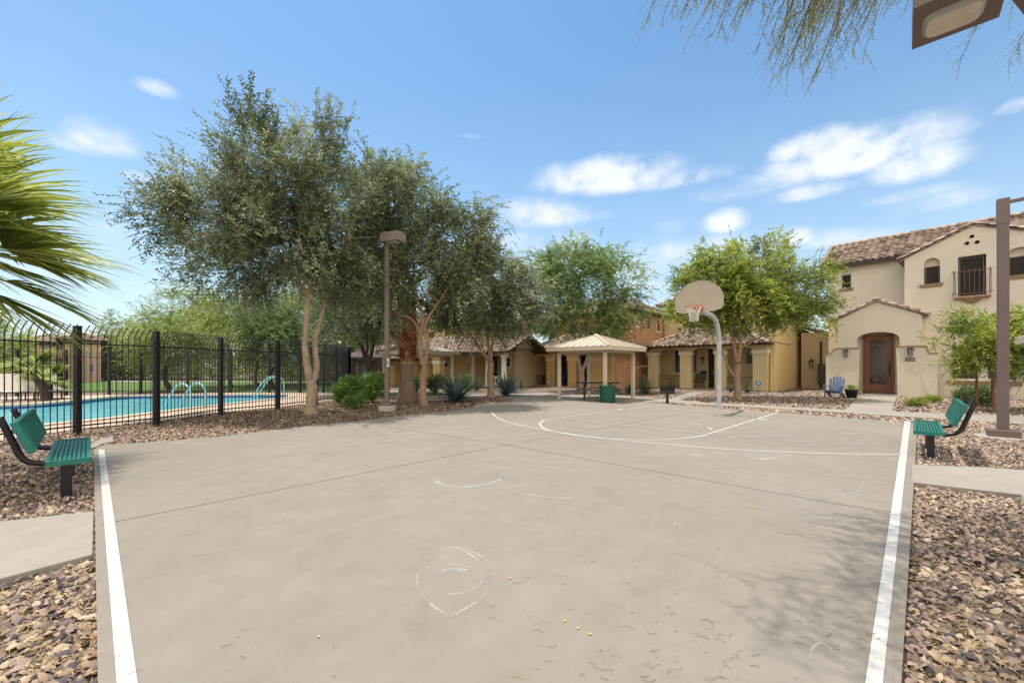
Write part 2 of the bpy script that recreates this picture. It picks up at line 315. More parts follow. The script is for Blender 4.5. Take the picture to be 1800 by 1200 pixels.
for i in range(len(pool)):
    j = (i+1)%len(pool); tl.add([(*pool[i],-.06),(*pool[j],-.06),(*pool[j],-.30),(*pool[i],-.30)], [(0,1,2,3)])
shift(tl, po).build('waterline_tile', M_tile, pl)
# lawn beyond the pool
M_grass = mat('lawn_grass', (.10,.17,.035), .95, .3, 1.2, bump=.3, bscale=90)
lawn = [g2(-2500,690.2),g2(-100,690.2),g2(120,688.5),g2(247,687.5),g2(400,687.5),g2(560,687),g2(600,686),g2(600,671),g2(400,668),g2(-100,668),g2(-2500,668)]
tag(MB().sheet([lawn], -.03).build('lawn', M_grass), 'sunlit green lawn beyond the far pool fence', kind='structure')
lp = [g2(-2500,667.5),g2(600,670.8),g2(600,668.5),g2(-2500,665.5)]
tag(MB().sheet([lp], -.026).build('path', M_path), 'pale path along the far side of the lawn', kind='structure')
lawn2 = [g2(693,694),g2(780,690),g2(790,684),g2(700,684)]
tag(MB().sheet([lawn2], -.036).build('lawn', M_grass), 'small patch of grass under the farther shelter', kind='structure')
# the court
def ext(a, b, k): a = Vector(a); b = Vector(b); return tuple(b + (b - a).normalized() * k)
K_ = 2.2; lo0, lo1 = g2(165,789), g2(172,1200); ro0, ro1 = g2(1613,745), g2(1584,1200)
court = [ext(lo0, lo1, K_), lo0, g2(176,783), g2(215,780), g2(380,767.5), g2(550,747), g2(640,738), g2(700,731), g2(760,725), g2(815,719), g2(845,714), g2(900,711.5), g2(985,706.5), g2(1060,702.5), g2(1090,703), g2(1150,708), g2(1230,714), g2(1400,727), ro0, ext(ro0, ro1, K_)]
ct = MB().slab(court, ZG-.05, 0).build('court', M_court); tag(ct, 'pale grey concrete basketball court with white lines', kind='structure')
def strip(mb, P, wd, z=.004):
    P = [Vector((p[0],p[1],0)) for p in P]; n = len(P); l = []; r = []
    for i in range(n):
        d = (P[min(i+1,n-1)] - P[max(i-1,0)]).normalized(); s = Vector((-d.y,d.x,0))*wd/2; l.append(P[i]+s); r.append(P[i]-s)
    mb.add([(p.x,p.y,z) for p in l+r], [(i+n,i+1+n,i+1,i) for i in range(n-1)])
def z2(x, y): return g2(840 + x/2.25, 680 + y/2.25)
sl = MB()
def quadline(a,b,c,d,k=1.9):
    A,B,D,E = g2(*a),g2(*b),g2(*c),g2(*d); B2 = ext(A,B,k); D2 = ext(E,D,k)
    sl.sheet([[A,B2,D2,E]], .004)
quadline((173,790),(205,1200),(242,1200),(183.5,790)); sl.build('sideline', M_paint, ct)
sl = MB(); quadline((1590,740),(1521,1200),(1552,1200),(1600.5,740)); sl.build('sideline', M_paint, ct)
k = MB(); strip(k, [Vector((*g2(1000,709),0)), Vector((*g2(1594,742),0))], .035, .005); 
arc = [(55,100),(75,120),(140,145),(300,176),(500,203),(700,222),(900,240),(1100,252),(1300,261),(1500,265),(1675,266)]
strip(k, catmull([Vector((*z2(*p),0)) for p in arc], 6), .05); k.build('three_point_line', M_paint, ct)
k = MB(); strip(k, catmull([Vector((*z2(*p),0)) for p in [(330,121),(272,130),(250,140),(247,152),(270,168),(330,182),(430,198),(560,207),(700,210),(800,205),(880,195),(908,188)]], 6), .055, .006)
strip(k, [z2(330,121), z2(740,70)], .05, .006); strip(k, [z2(905,188.5), z2(1187,101)], .055, .006); strip(k, [z2(330,125), z2(892,187)], .045, .008)
for a,b in [((405,112),(450,114)),((515,112.5),(565,115)),((620,117),(675,120)),((742,128),(795,133)),((840,142),(880,151)),((910,160),(926,171)),((1060,145),(1095,148)),((1015,160),(1045,163)),((945,178),(985,183)),((480,97),(520,99)),((425,106),(450,108))]:
    strip(k, [z2(*a), z2(*b)], .05, .006)
for a,b in [((555,88.5),(590,90)),((1100,128),(1145,130))]: strip(k, [z2(*a), z2(*b)], .2, .006)
k.build('lane_marking', M_paint, ct)
# saw-cut joints, chalk
M_joint = mat('court_joint', (.13,.105,.085), .9, .25, 30)
k = MB(); strip(k, [g2(178,921.5), g2(500,858.5), g2(890,782), g2(1222,723)], .010, .003); strip(k, [g2(600,737), g2(890,782), g2(1200,837), g2(1467,884.5), g2(1596,905)], .010, .003); k.build('joint', M_joint, ct)
def chalk_mat(name, col, thr):
    m = bpy.data.materials.new(name); m.use_nodes = True; t = m.node_tree; b = t.nodes['Principled BSDF']; b.inputs['Base Color'].default_value = (col[0]*.85,col[1]*.85,col[2]*.85,1); b.inputs['Roughness'].default_value = 1
    tcn = N(t,'ShaderNodeTexCoord'); n = N(t,'ShaderNodeTexNoise'); n.inputs['Scale'].default_value = 38; n.inputs['Detail'].default_value = 6; n.inputs['Roughness'].default_value = .75; t.links.new(tcn.outputs['Object'], n.inputs['Vector'])
    n2_ = N(t,'ShaderNodeTexNoise'); n2_.inputs['Scale'].default_value = 4; t.links.new(tcn.outputs['Object'], n2_.inputs['Vector'])
    al = Mth(t,'MULTIPLY', Mth(t,'SUBTRACT', Mth(t,'ADD', Mth(t,'MULTIPLY', n.outputs[0], .6), Mth(t,'MULTIPLY', n2_.outputs[0], .5)), thr), 3.5, True); t.links.new(al, b.inputs['Alpha']); return m
M_ch1 = chalk_mat('chalk_strong', (.50,.52,.52), .45); M_ch2 = chalk_mat('chalk_faint', (.56,.54,.51), .5)
def chalk(P, wd, m, n=8):
    k = MB(); strip(k, catmull([Vector((*g2(*p),0)) for p in P], n), wd, .003); k.build('chalk_drawing', m, ct)
chalk([(765,845),(785,854),(820,856),(855,851),(882,842)], .05, M_ch1); chalk([(925,868),(960,874),(1005,876)], .035, M_ch1)
chalk([(735,995),(760,975),(792,961),(830,970),(862,990),(869,1010),(860,1035),(835,1060),(800,1080),(790,1085)], .022, M_ch2)
chalk([(748,1000),(770,982),(795,963),(835,980),(848,1000),(845,1025),(820,1040),(790,1045)], .018, M_ch2)
chalk([(733,1010),(736,1035),(755,1060),(790,1085)], .016, M_ch2); chalk([(770,998),(800,992),(830,998)], .02, M_ch2)
chalk([(775,1004),(800,1000),(820,1004)], .05, M_ch2)
chalk([(1375,840),(1400,832),(1450,835),(1510,840),(1512,860),(1490,868),(1440,868),(1395,850)], .02, M_ch2); chalk([(1480,862),(1500,855),(1512,866),(1490,875),(1478,868)], .02, M_ch2)
chalk([(1385,773),(1400,776),(1430,775)], .07, M_ch2); chalk([(1475,760),(1495,762),(1520,760)], .09, M_ch1); chalk([(1478,776),(1500,779),(1520,778)], .05, M_ch1); chalk([(1380,752),(1392,750),(1400,754),(1388,757),(1378,753)], .03, M_ch2)
chalk([(1050,762),(1080,764),(1105,762),(1115,765)], .09, M_ch2); chalk([(1180,915),(1205,930),(1235,938)], .02, M_ch2); chalk([(1340,760),(1365,766),(1395,764)], .04, M_ch2); chalk([(1490,752),(1530,758),(1550,757)], .03, M_ch2)
for px_, py_, w_ in [(330,780,.16),(700,762,.2),(1240,800,.10),(1300,770,.12),(1345,805,.10),(980,822,.08)]:
    chalk([(px_-28,py_+R.uniform(-3,3)),(px_,py_+R.uniform(-3,3)),(px_+30,py_+R.uniform(-4,4))], w_, M_ch2, 5)
chalk([(1425,1160),(1428,1140),(1445,1130),(1465,1145)], .012, M_ch2)
# kerb at the left corner, paths
def path(poly, label, z=0.0, m=None, name='path'):
    return tag(MB().slab([g2(*p) for p in poly], ZG-.06, z).build(name, m or M_path, bevel=.008), label, kind='structure')
slabL = [(-600,960),(0,916.5),(165,898.5),(163,974),(0,1017),(-600,1160)]; path(slabL, 'pale concrete slab beside the court at left, striped by palm shadow', .005)
slabR = [(1603,816.5),(1720,821),(1800,826),(2500,880),(2500,975),(1800,870),(1603,847)]; path(slabR, 'pale concrete slab beside the court at right', .005)
curbL = [(158,788),(160,780),(178,771),(198,767),(200,776),(180,780),(168,786)]; path(curbL, 'short concrete kerb at the left corner of the court', .01, name='kerb')
walkM = [(1150,707),(1171,706.3),(1500,725.6),(1800,744.5),(2500,790),(2500,764),(1800,731),(1500,720.5),(1250,708),(1205,704),(1180,702.5)]; path(walkM, 'long pale walk between the court and the houses')
walkD = [(1510,696.5),(1576,696.5),(1568,724.4),(1487,720.4)]; path(walkD, 'pale walk leading to the arched front door', .004)
walkG = [(1211,689.3),(1241,689.3),(1196,703.2),(1170,705.6),(1130,706.3),(1128,703),(1176,701)]; path(walkG, 'narrow walk leading to the yellow house', .004)
padS = [(955,709),(1000,706),(1062,702.2),(1092,702.8),(1130,706),(1176,702.4),(1120,696),(1060,693),(1000,693.5),(950,697),(928,703)]; path(padS, 'concrete pad under the nearer shelter', -.008)
walkA = [(833,716.5),(832,712.5),(842,708.5),(880,707),(900,703.5),(905,699.5),(870,697.5),(800,697),(700,698.5),(640,700),(640,695),(700,693.5),(800,692.5),(880,692.5),(960,689),(1010,688.5),(1010,690.5),(960,693),(950,697),(950,706.5),(905,710.5),(860,712.5)]; path(walkA, 'winding pale path between the trees', -.012)
walkE = [(560,690.2),(693,688.5),(800,686),(800,684.5),(560,687.8)]; path(walkE, 'thin pale path behind the shrubs by the pool corner', -.014)
FREE = [[g2(*p) for p in q] for q in (slabL, slabR, curbL, walkM, walkD, walkG, padS, walkA)] + [court, deck, lawn, lawn2]
# fallen palo verde litter on the court
M_lit = mat('dry_litter', (.25,.16,.06), .9, .3, 20, attr='rnd', stops=[(0,(.06,.035,.015)),(.5,(.19,.12,.045)),(1,(.34,.25,.07))])
k = MB()
for i in range(170):
    px = R.triangular(820, 1640, 1480) if R.random() < .85 else R.uniform(200, 1700); py = 1195 - abs(R.gauss(0, 120)); py = max(800, min(1199, py)); p = G(px, py)
    a = R.uniform(-.7,.7); l = R.uniform(.006,.032); cv = R.uniform(-.7,.7); d = Vector((math.cos(a), math.sin(a),0)); s = Vector((-d.y,d.x,0))
    k.tube([p - d*l + Vector((0,0,.004)), p + s*cv*l + Vector((0,0,.007)), p + d*l + Vector((0,0,.004))], R.uniform(.0006,.0012), 3, R.random())
tag(k.build('leaf_litter', M_lit), 'thin dry leaf stalks scattered over the near court', kind='stuff')
M_pet = mat('yellow_petal', (.65,.42,.02), .7, .2, 40); k = MB()
for px, py in [(896,1017),(993,1092),(1016,1105),(1037,1115),(336,939),(211,966),(388,912),(1170,869),(1251,872),(1028,832),(560,1120),(1322,900),(1107,856)]:
    p = G(px, py); r = .007 + .004*R.random()
    k.add([(p.x+r*math.cos(i*1.256+px)*R.uniform(.6,1.2), p.y+r*math.sin(i*1.256+px)*R.uniform(.6,1.2), .006+.004*R.random()) for i in range(5)], [(0,1,2,3,4)])
tag(k.build('fallen_petals', M_pet), 'yellow petals lying on the court', kind='stuff')
# straw between the stones
M_straw = mat('dry_straw', (.42,.30,.10), .9, .3, 30, attr='rnd', stops=[(0,(.20,.12,.045)),(.7,(.40,.27,.08)),(1,(.50,.38,.10))])
k = MB()
for i in range(5200):
    if R.random() < .62: Y_ = 1.5 + 4.5*R.random()**1.3; X_ = R.uniform(.9*Y_*1.0+.2, 1.3*Y_+.3)
    else: Y_ = 1.5 + 3.5*R.random()**1.3; X_ = -R.uniform(.95*Y_+.1, 1.3*Y_+.3)
    if any(inpoly(P, np.array([X_]), np.array([Y_]))[0] for P in FREE[:3] + [court]): continue
    a = R.uniform(0,3.14); l = R.uniform(.008,.03); d = Vector((math.cos(a), math.sin(a), R.uniform(-.2,.2)))*l; p = Vector((X_, Y_, ZG + R.uniform(.02,.04))); s = Vector((-d.y,d.x,0)).normalized()*.0012
    s = s*1.0; k.add([p-d-s, p-d+s, p+d+s+Vector((0,0,.004)), p+d-s+Vector((0,0,.004))], [(0,3,2,1)], R.random())
tag(k.build('straw_litter', M_straw), 'yellow straw and dry leaves between the near stones', kind='stuff')
# loose stones
M_stone = mat('loose_stone', (.3,.25,.2), .9, .22, 45, attr='rnd', stops=[(0,(.045,.038,.042)),(.14,(.10,.082,.09)),(.32,(.22,.15,.12)),(.5,(.35,.245,.175)),(.66,(.24,.18,.155)),(.82,(.40,.295,.185)),(1,(.47,.37,.27))])
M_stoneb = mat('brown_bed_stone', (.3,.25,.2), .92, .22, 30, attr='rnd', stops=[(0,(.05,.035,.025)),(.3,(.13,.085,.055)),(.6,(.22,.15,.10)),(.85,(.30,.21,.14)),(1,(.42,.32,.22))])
def stones(label, n, x0, x1, y0, y1, size, keep, ydens=1.5, mt=None):
    y = y0 + (y1-y0) * NR.random(n)**ydens; x = x0 + (x1-x0)*NR.random(n)
    ok = keep(x, y) & (np.abs(x) < 1.30*y + .7)
    for P in FREE: ok &= ~inpoly(P, x, y)
    x = x[ok]; y = y[ok]; m = len(x)
    sz = size * (.45 + 1.25*NR.random(m)**2.2)
    base = np.array([[1,0,0],[.35,.8,.05],[-.55,.7,0],[-1,-.1,0],[-.3,-.8,0],[.6,-.7,0],[.45,.15,.6],[-.4,.1,.65],[.05,-.35,.55]])
    Fb = np.array([[0,1,6],[1,2,7],[1,7,6],[2,3,7],[3,4,7],[4,8,7],[4,5,8],[5,0,6],[5,6,8],[6,7,8]])
    P = base[None] * (1 + .35*(NR.random((m,9,3))-.5)) ; P = P * np.stack([sz*.5, sz*(.28+.2*NR.random(m)), sz*(.22+.3*NR.random(m))],1)[:,None,:]
    tx = NR.normal(0,.48,m); ty = NR.normal(0,.42,m)
    z = P[...,2] + P[...,0]*ty[:,None] + P[...,1]*tx[:,None]; a = NR.random(m)*6.283; ca, sa = np.cos(a)[:,None], np.sin(a)[:,None]
    X = P[...,0]*ca - P[...,1]*sa + x[:,None]; Y = P[...,0]*sa + P[...,1]*ca + y[:,None]
    Z = z + ZG + .004 + (.02*NR.random(m))[:,None]
    Vv = np.stack([X,Y,Z],-1).reshape(-1,3); Ff = (Fb[None] + 9*np.arange(m)[:,None,None]).reshape(-1,3)
    o = np_mesh('gravel', Vv, Ff, np.repeat(NR.random(m), 10), [mt or M_stone]); tag(o, label, kind='stuff'); return m
stones('grey and tan gravel left of the court', 75000, -11, -1.2, 1.3, 9.5, .041, lambda x,y: x < -.5, 1.3)
stones('grey and tan gravel right of the court', 115000, 1.2, 14, 1.3, 10.5, .041, lambda x,y: x > .5, 1.35)
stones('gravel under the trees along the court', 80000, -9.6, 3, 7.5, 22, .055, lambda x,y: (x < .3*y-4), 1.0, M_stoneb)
stones('gravel between the court and the house fronts', 90000, 3, 27, 9.5, 25, .07, lambda x,y: y > 9.5, 1.0)
# ================================================================ street furniture
M_black = mat('black_painted_steel', (.018,.017,.019), .42, .15, 8)
M_brown = mat('brown_painted_steel', (.15,.112,.098), .5, .12, 5, stain=.12)
M_green = mat('green_plastic_coating', (.014,.155,.12), .42, .25, 14, bump=.1, bscale=120, stain=.2)
M_tube = mat('dark_bronze_tube', (.022,.016,.022), .3, .1, 10)
M_galv = mat('galvanised_steel', (.40,.41,.41), .5, .18, 6, bump=.05, stain=.2)
M_conc2 = mat('footing_concrete', (.36,.32,.27), .9, .18, 7, bump=.15, bscale=40, stain=.25)
# ---- benches: local x along the length, y from the front edge to the back
def make_bench(label, loc, rz):
    t = thing('park_bench', label, 'bench', loc, rz, 'green benches beside the court'); Lh = .93
    def panel(w0, w1, fn, name, lip):            # ribbed openwork panel; fn(x, s, h) -> local point
        k = MB(); n = 9
        for i in range(n):
            s = w0 + (w1-w0)*(i+.5)/n
            k.bar(fn(-Lh+.02, s, 0), fn(Lh-.02, s, 0), .017, .009, up=fn(0,s,1)-fn(0,s,0))
        x = -Lh + .02
        while x < Lh:
            k.bar(fn(x, w0, -.003), fn(x, w1, -.003), .010, .005, up=fn(0,0,1)-fn(0,0,0)); x += .042
        for s in (w0, w1): k.bar(fn(-Lh, s, -.018), fn(Lh, s, -.018), .022, .055, up=fn(0,0,1)-fn(0,0,0))
        for x in (-Lh, Lh): k.bar(fn(x, w0, -.018), fn(x, w1, -.018), .022, .055, up=fn(0,0,1)-fn(0,0,0))
        k.build(name, M_green, t)
    def fs(x, s, h):
        c = 1 - (abs(x)/Lh)**6*.04; return Vector((x, s, .455 - .03*math.sin(math.pi*s/.38)*0 + h))
    panel(0.0, .32, fs, 'seat', 0)
    la = math.radians(20); bd = Vector((0, math.sin(la), math.cos(la))); bn = Vector((0, -math.cos(la), math.sin(la)))
    def fb(x, s, h): return Vector((x, .40, .56)) + bd*s + bn*(h-.0)
    panel(0.03, .35, fb, 'backrest', 0)
    for x in (-.6, .6):
        pts = [Vector((x, .0, .405)), Vector((x,.22,.40)), Vector((x,.36,.405)), Vector((x,.46,.435)), Vector((x,.515,.50)), Vector((x,.55,.60)), Vector((x,.615,.80)), Vector((x,.66,.93))]
        pts = catmull(pts, 4)
        MB().tube(pts, .03, 10).build('support_tube', M_tube, t)
        k = MB().box(x-.045,x+.045,.14,.23,-.12,.38); k.build('leg', M_tube, t, bevel=.004)
        for s in (.06,.32): 
            pass
    return t
a = G(89,803,.455); b_ = G(158.6,796.5,.455); c_ = G(159,761.6,.455)
# left bench: front edge runs along V; near end at b_
ctr = b_ + V*.93
make_bench('green metal mesh bench at left, with fence and pool behind it', (ctr.x, ctr.y, ZG), math.atan2(-V.y, -V.x) + math.pi*0 if False else math.atan2(V.y, V.x) + math.pi)
bl = [o for o in C.objects if o.name == 'park_bench'][0]
# orientation: local y (front to back) must point to -U for the left bench and to -V for the right one
bl.rotation_euler = (0, 0, math.atan2(-U.y, -U.x) - math.pi/2)
nr = G(1607,752,.455); ctr = nr + U*.93
br = dup(bl, (ctr.x, ctr.y, ZG), math.atan2(-V.y, -V.x) - math.pi/2, 'green metal mesh bench at right, in front of the beige house')
# ---- basketball hoop
hp = G(1264,718.5); hoop = thing('basketball_hoop', 'basketball hoop on curved grey steel pole at the far edge of the court', 'basketball hoop', (hp.x,hp.y,ZG), math.atan2(-U.y,-U.x))
topz = 2.62
pts = [Vector((0,0,-.2)), Vector((0,0,1.2)), Vector((0.0,0,2.2)), Vector((.05,0,2.55)), Vector((.22,0,2.88)), Vector((.5,0,3.06)), Vector((.95,0,3.12)), Vector((1.70,0,3.14))]
MB().tube(catmull(pts,5), .073, 14).build('pole', M_galv, hoop)
M_board = mat('fan_backboard_paint', (.40,.345,.26), .6, .10, 5, stain=.12)
by = 1.80; W_ = .70; prof = []
for i in range(25):
    a_ = math.pi * i/24; prof.append((W_*math.cos(a_), 3.44 + .62*math.sin(a_)))
prof += [(-W_, 3.28), (-.64, 3.17), (-.42, 3.12), (.42, 3.12), (.64, 3.17), (W_, 3.28)]
k = MB(); nn = len(prof)
k.add([(by, y, z) for y, z in prof] + [(by+.035, y, z) for y, z in prof], [tuple(range(nn))[::-1], tuple(range(nn, 2*nn))] + [(i,(i+1)%nn,(i+1)%nn+nn,i+nn) for i in range(nn)])
bo = k.build('backboard', M_board, hoop, bevel=.008)
k = MB()
for i in range(nn): k.bar((by+.036, *prof[i]), (by+.036, *prof[(i+1)%nn]), .018, .012)
k.build('edge_trim', mat('board_trim', (.46,.41,.34), .6, .08), bo)
k = MB()
for y in (-.25,.25): k.bar((1.45,0,3.14),(by,y,3.5),.035); k.bar((1.45,0,3.14),(by,y,3.2),.035)
k.box(1.6,by-.001,-.12,.12,3.1,3.26); k.build('bracket', M_galv, hoop)
M_rim = mat('red_orange_rim', (.42,.09,.04), .5, .15, 20); RZ = 3.25; rc = Vector((by+.035+.15+.228,0,RZ)); k = MB()
k.tube([rc + Vector((.228*math.cos(i*math.pi/16), .228*math.sin(i*math.pi/16), 0)) for i in range(33)], .011, 8)
k.box(by+.036,by+.05,-.13,.13,RZ-.12,RZ+.04); k.bar((by+.04,-.1,RZ+.01),(rc.x-.16,-.16,RZ),.02); k.bar((by+.04,.1,RZ+.01),(rc.x-.16,.16,RZ),.02)
k.add([(by+.051,-.12,RZ-.1),(by+.051,.12,RZ-.1),(rc.x-.18,.13,RZ-.01),(rc.x-.18,-.13,RZ-.01)],[(0,1,2,3)]); k.build('rim', M_rim, hoop)
k = MB(); nl = 12
rad = [.225,.19,.16,.135,.125,.13]; zz = [3.045,2.96,2.88,2.80,2.70,2.60]
for s in (-1,1):
    for i in range(nl):
        k.tube([rc + Vector((rad[j]*math.cos(2*math.pi*(i+s*j*.5)/nl), rad[j]*math.sin(2*math.pi*(i+s*j*.5)/nl), zz[j]-3.05)) for j in range(6)], .0055, 4, cap=False)
k.build('net', mat('net_cord', (.62,.58,.54), .9, .1), hoop)
# ---- light poles
def shoebox(k, c, d, l=.68, wd=.42, h=.26):       # head box, c = pole side end, d = direction it points
    d = d.normalized(); s = Vector((-d.y,d.x,0)); z = Vector((0,0,1)); e = .03
    B = [c+s*wd/2*a+d*x+z*zz for zz in (-h/2,h/2-.04) for (a,x) in ((-1,0),(1,0),(1,l),(-1,l))] + [c+s*(wd/2-.05)*a+d*x+z*h/2 for (a,x) in ((-1,.05),(1,.05),(1,l-.05),(-1,l-.05))]
    k.add(B, [(0,1,2,3)[::-1] if False else (3,2,1,0),(0,1,5,4),(1,2,6,5),(2,3,7,6),(3,0,4,7),(4,5,9,8),(5,6,10,9),(6,7,11,10),(7,4,8,11),(8,9,10,11)])
    B = [(i) for i in B]
M_lens = mat('clouded_lens', (.55,.52,.43), .25, .35, 9, spec=.6); M_lensf = mat('lens_rim', (.33,.34,.32), .4, .1)
def lens(t, c, d, x0, x1, wd, h):
    d = d.normalized(); s = Vector((-d.y,d.x,0)); z = Vector((0,0,1)); k = MB(); P = []; Q = []
    for i in range(28):
        a = 2*math.pi*i/28; ca, sa = math.cos(a), math.sin(a); f = lambda v: math.copysign(abs(v)**.45, v)
        P.append(c + d*((x0+x1)/2 + (x1-x0)/2*f(ca)) + s*wd/2*f(sa) + z*(-h/2)); Q.append(c + d*((x0+x1)/2 + (x1-x0)/2*.86*f(ca)) + s*wd/2*.8*f(sa) + z*(-h/2-.035))
    k.add(P+Q, [(i,(i+1)%28,(i+1)%28+28,i+28) for i in range(28)]); k.build('lens_rim', M_lensf, t)
    MB().add(Q, [tuple(range(27,-1,-1))]).build('lens', M_lens, t)
# left
lp0 = G(680.5,720); t = thing('light_pole', 'slim brown light pole on a round concrete footing beside the left trees', 'light pole', (lp0.x,lp0.y,ZG), group='court light poles')
def rel(p): return Vector(p) - Vector((lp0.x,lp0.y,ZG))
Yl = lp0.y; ztop = Hp(680,411,Yl).z - ZG
ft = MB().lathe([(.0,.16),(.25,.16),(.28,.13),(.28,-.1)], n=24); 
MB().lathe([(.0,.19),(.26,.19),(.285,.16),(.285,-.1)], n=28).build('footing', M_conc2, t)
MB().box(-.17,.17,-.17,.17,.19,.30).build('base_plate', M_brown, t, bevel=.01)
MB().box(-.066,.066,-.066,.066,.3,ztop-.15).build('pole', M_brown, t, bevel=.008)
MB().box(-.0,.0,0,0,0,0)
M_head = mat('weathered_lamp_housing', (.22,.175,.155), .55, .15, 6, stain=.2); k = MB(); d = Vector((.93,-.37,0)); cc = Vector((-.10,.02,ztop-.16)); shoebox(k, cc, d, .70, .44, .31); k.build('lamp_head', M_head, t)
lens(t, cc, d, .12, .58, .30, .30)
k = MB().box(.02,.10,-.115,-.08,1.46,1.72); pb = k.build('notice_plate', mat('white_plate', (.6,.6,.55), .6, .05), t, bevel=.01)
MB().box(.04,.08,-.118,-.1151,1.52,1.67).build('green_panel', mat('sign_green', (.05,.16,.08), .6, .05), pb)
# right
rp0 = G(1763,765); t = thing('light_pole', 'thick brown square light pole at right, in front of the beige house', 'light pole', (rp0.x,rp0.y,ZG), math.atan2(-V.y,-V.x), group='court light poles')
zt = Hp(1763,350,rp0.y).z - ZG
MB().lathe([(0,.035),(.38,.035),(.41,.0),(.41,-.1)], n=28).build('footing', M_conc2, t)
MB().box(-.22,.22,-.22,.22,.035,.17).build('base_plate', M_brown, t, bevel=.006)
MB().box(-.08,.08,-.08,.08,.17,zt-.5).build('pole', M_brown, t, bevel=.008)
MB().box(-.088,.088,-.088,.088,zt-.52,zt).build('pole_cap', M_brown, t, bevel=.008)
k = MB().bar((.09,0,zt-.08),(1.3,0,zt-.02),.07,.06); k.build('arm', M_brown, t)
k = MB(); shoebox(k, Vector((1.3,0,zt-.05)), Vector((1,0,0)), .8, .5, .28); k.build('lamp_head', M_brown, t); lens(t, Vector((1.3,0,zt-.05)), Vector((1,0,0)), .12,.7,.36,.28)
# overhead lamp, its own pole stands just outside the frame
op0 = Vector((5.55,4.15,ZG)); t = thing('light_pole', 'brown box lamp head with clouded lens hanging into the top right corner', 'light pole', op0, group='court light poles')
MB().lathe([(0,.13),(.26,.13),(.28,.1),(.28,-.1)], n=28).build('footing', M_conc2, t)
MB().box(-.09,.09,-.09,.09,.13,4.75).build('pole', M_brown, t, bevel=.008)
# head: near-left lower corner at px (1603,87), right corner (1755,30)
zh = 4.42; A = G(1603,86,zh); Bp = G(1757,28,zh); d = (A - Bp); hl = d.length; d.normalize(); s = Vector((-d.y,d.x,0)); s = s if s.y > 0 else -s
s = s if (A + s*.5).y < A.y else -s
c0 = Bp + s*.29*1.0 - op0; c0.z = zh + .15 - ZG
k = MB(); shoebox(k, c0, d, hl, .62, .30); k.build('lamp_head', M_brown, t); lens(t, c0 - s*.03, d, .28*hl-.05, hl-.06, .36, .30)
MB().bar((0,0,4.62),(c0.x,c0.y,c0.z),.08,.08).build('arm', M_brown, t)
# ---- pool fence
FH = 2.27
def fence(label, posts, flip=1, loc=None, sp=.104, pr=.0125, extra_stuff=False):
    loc = loc or (posts[0][0], posts[0][1], 0); L0 = Vector(loc); t = thing('metal_fence', label, 'fence', loc); n = len(posts)
    for p in posts:
        q = Vector((p[0],p[1],0)) - L0; e = Vector((posts[1][0]-posts[0][0], posts[1][1]-posts[0][1],0)).normalized()
        MB().box(q.x-.052,q.x+.052,q.y-.052,q.y+.052,ZG-.05,FH+.02).build('post', M_black, t, bevel=.003)
    for i in range(n-1):
        a = Vector((*posts[i],0)) - L0; b = Vector((*posts[i+1],0)) - L0; dd = b - a; ln = dd.length; dd.normalize(); nn = Vector((dd.y,-dd.x,0))*flip
        k = MB(); 
        for z in (.13, FH-.36): k.bar(a+Vector((0,0,z)), b+Vector((0,0,z)), .025, .032)
        m = max(2, int(ln/sp)); 
        for j in range(1, m):
            p = a + dd*(ln*j/m)
            k.tube([p+Vector((0,0,.02)), p+Vector((0,0,FH-.36))], pr, 4, cap=False, smooth=False)
            k.tube([p+Vector((0,0,FH-.36)), p+Vector((0,0,FH-.24)), p+nn*.035+Vector((0,0,FH-.14)), p+nn*.11+Vector((0,0,FH-.05)), p+nn*.22+Vector((0,0,FH+.03))], pr, 4, smooth=False)
        k.build('picket_panel', M_black, t)
    return t
posts = [(-10.1,5.2)] + [(-9.95,6.95)] + [g2(136,759), g2(274.5,744), g2(388,727), g2(488,717.5), g2(556,709.5), g2(591,703.5), g2(614,699)]
fence('tall black metal fence with outward curved picket tips in front of the pool', posts, 1)
# far fence
fp = [g2(614,699), g2(600,692), g2(568,689.5), g2(527,689.3), g2(473,689.2), g2(405,689.2), g2(330,690), g2(247,690.5), g2(192,691.5), g2(116,693), g2(30,694.2), g2(-70,695.5), g2(-190,697)]
fence('black metal fence along the far side of the pool by the lawn', fp, 1, sp=.13, pr=.011)
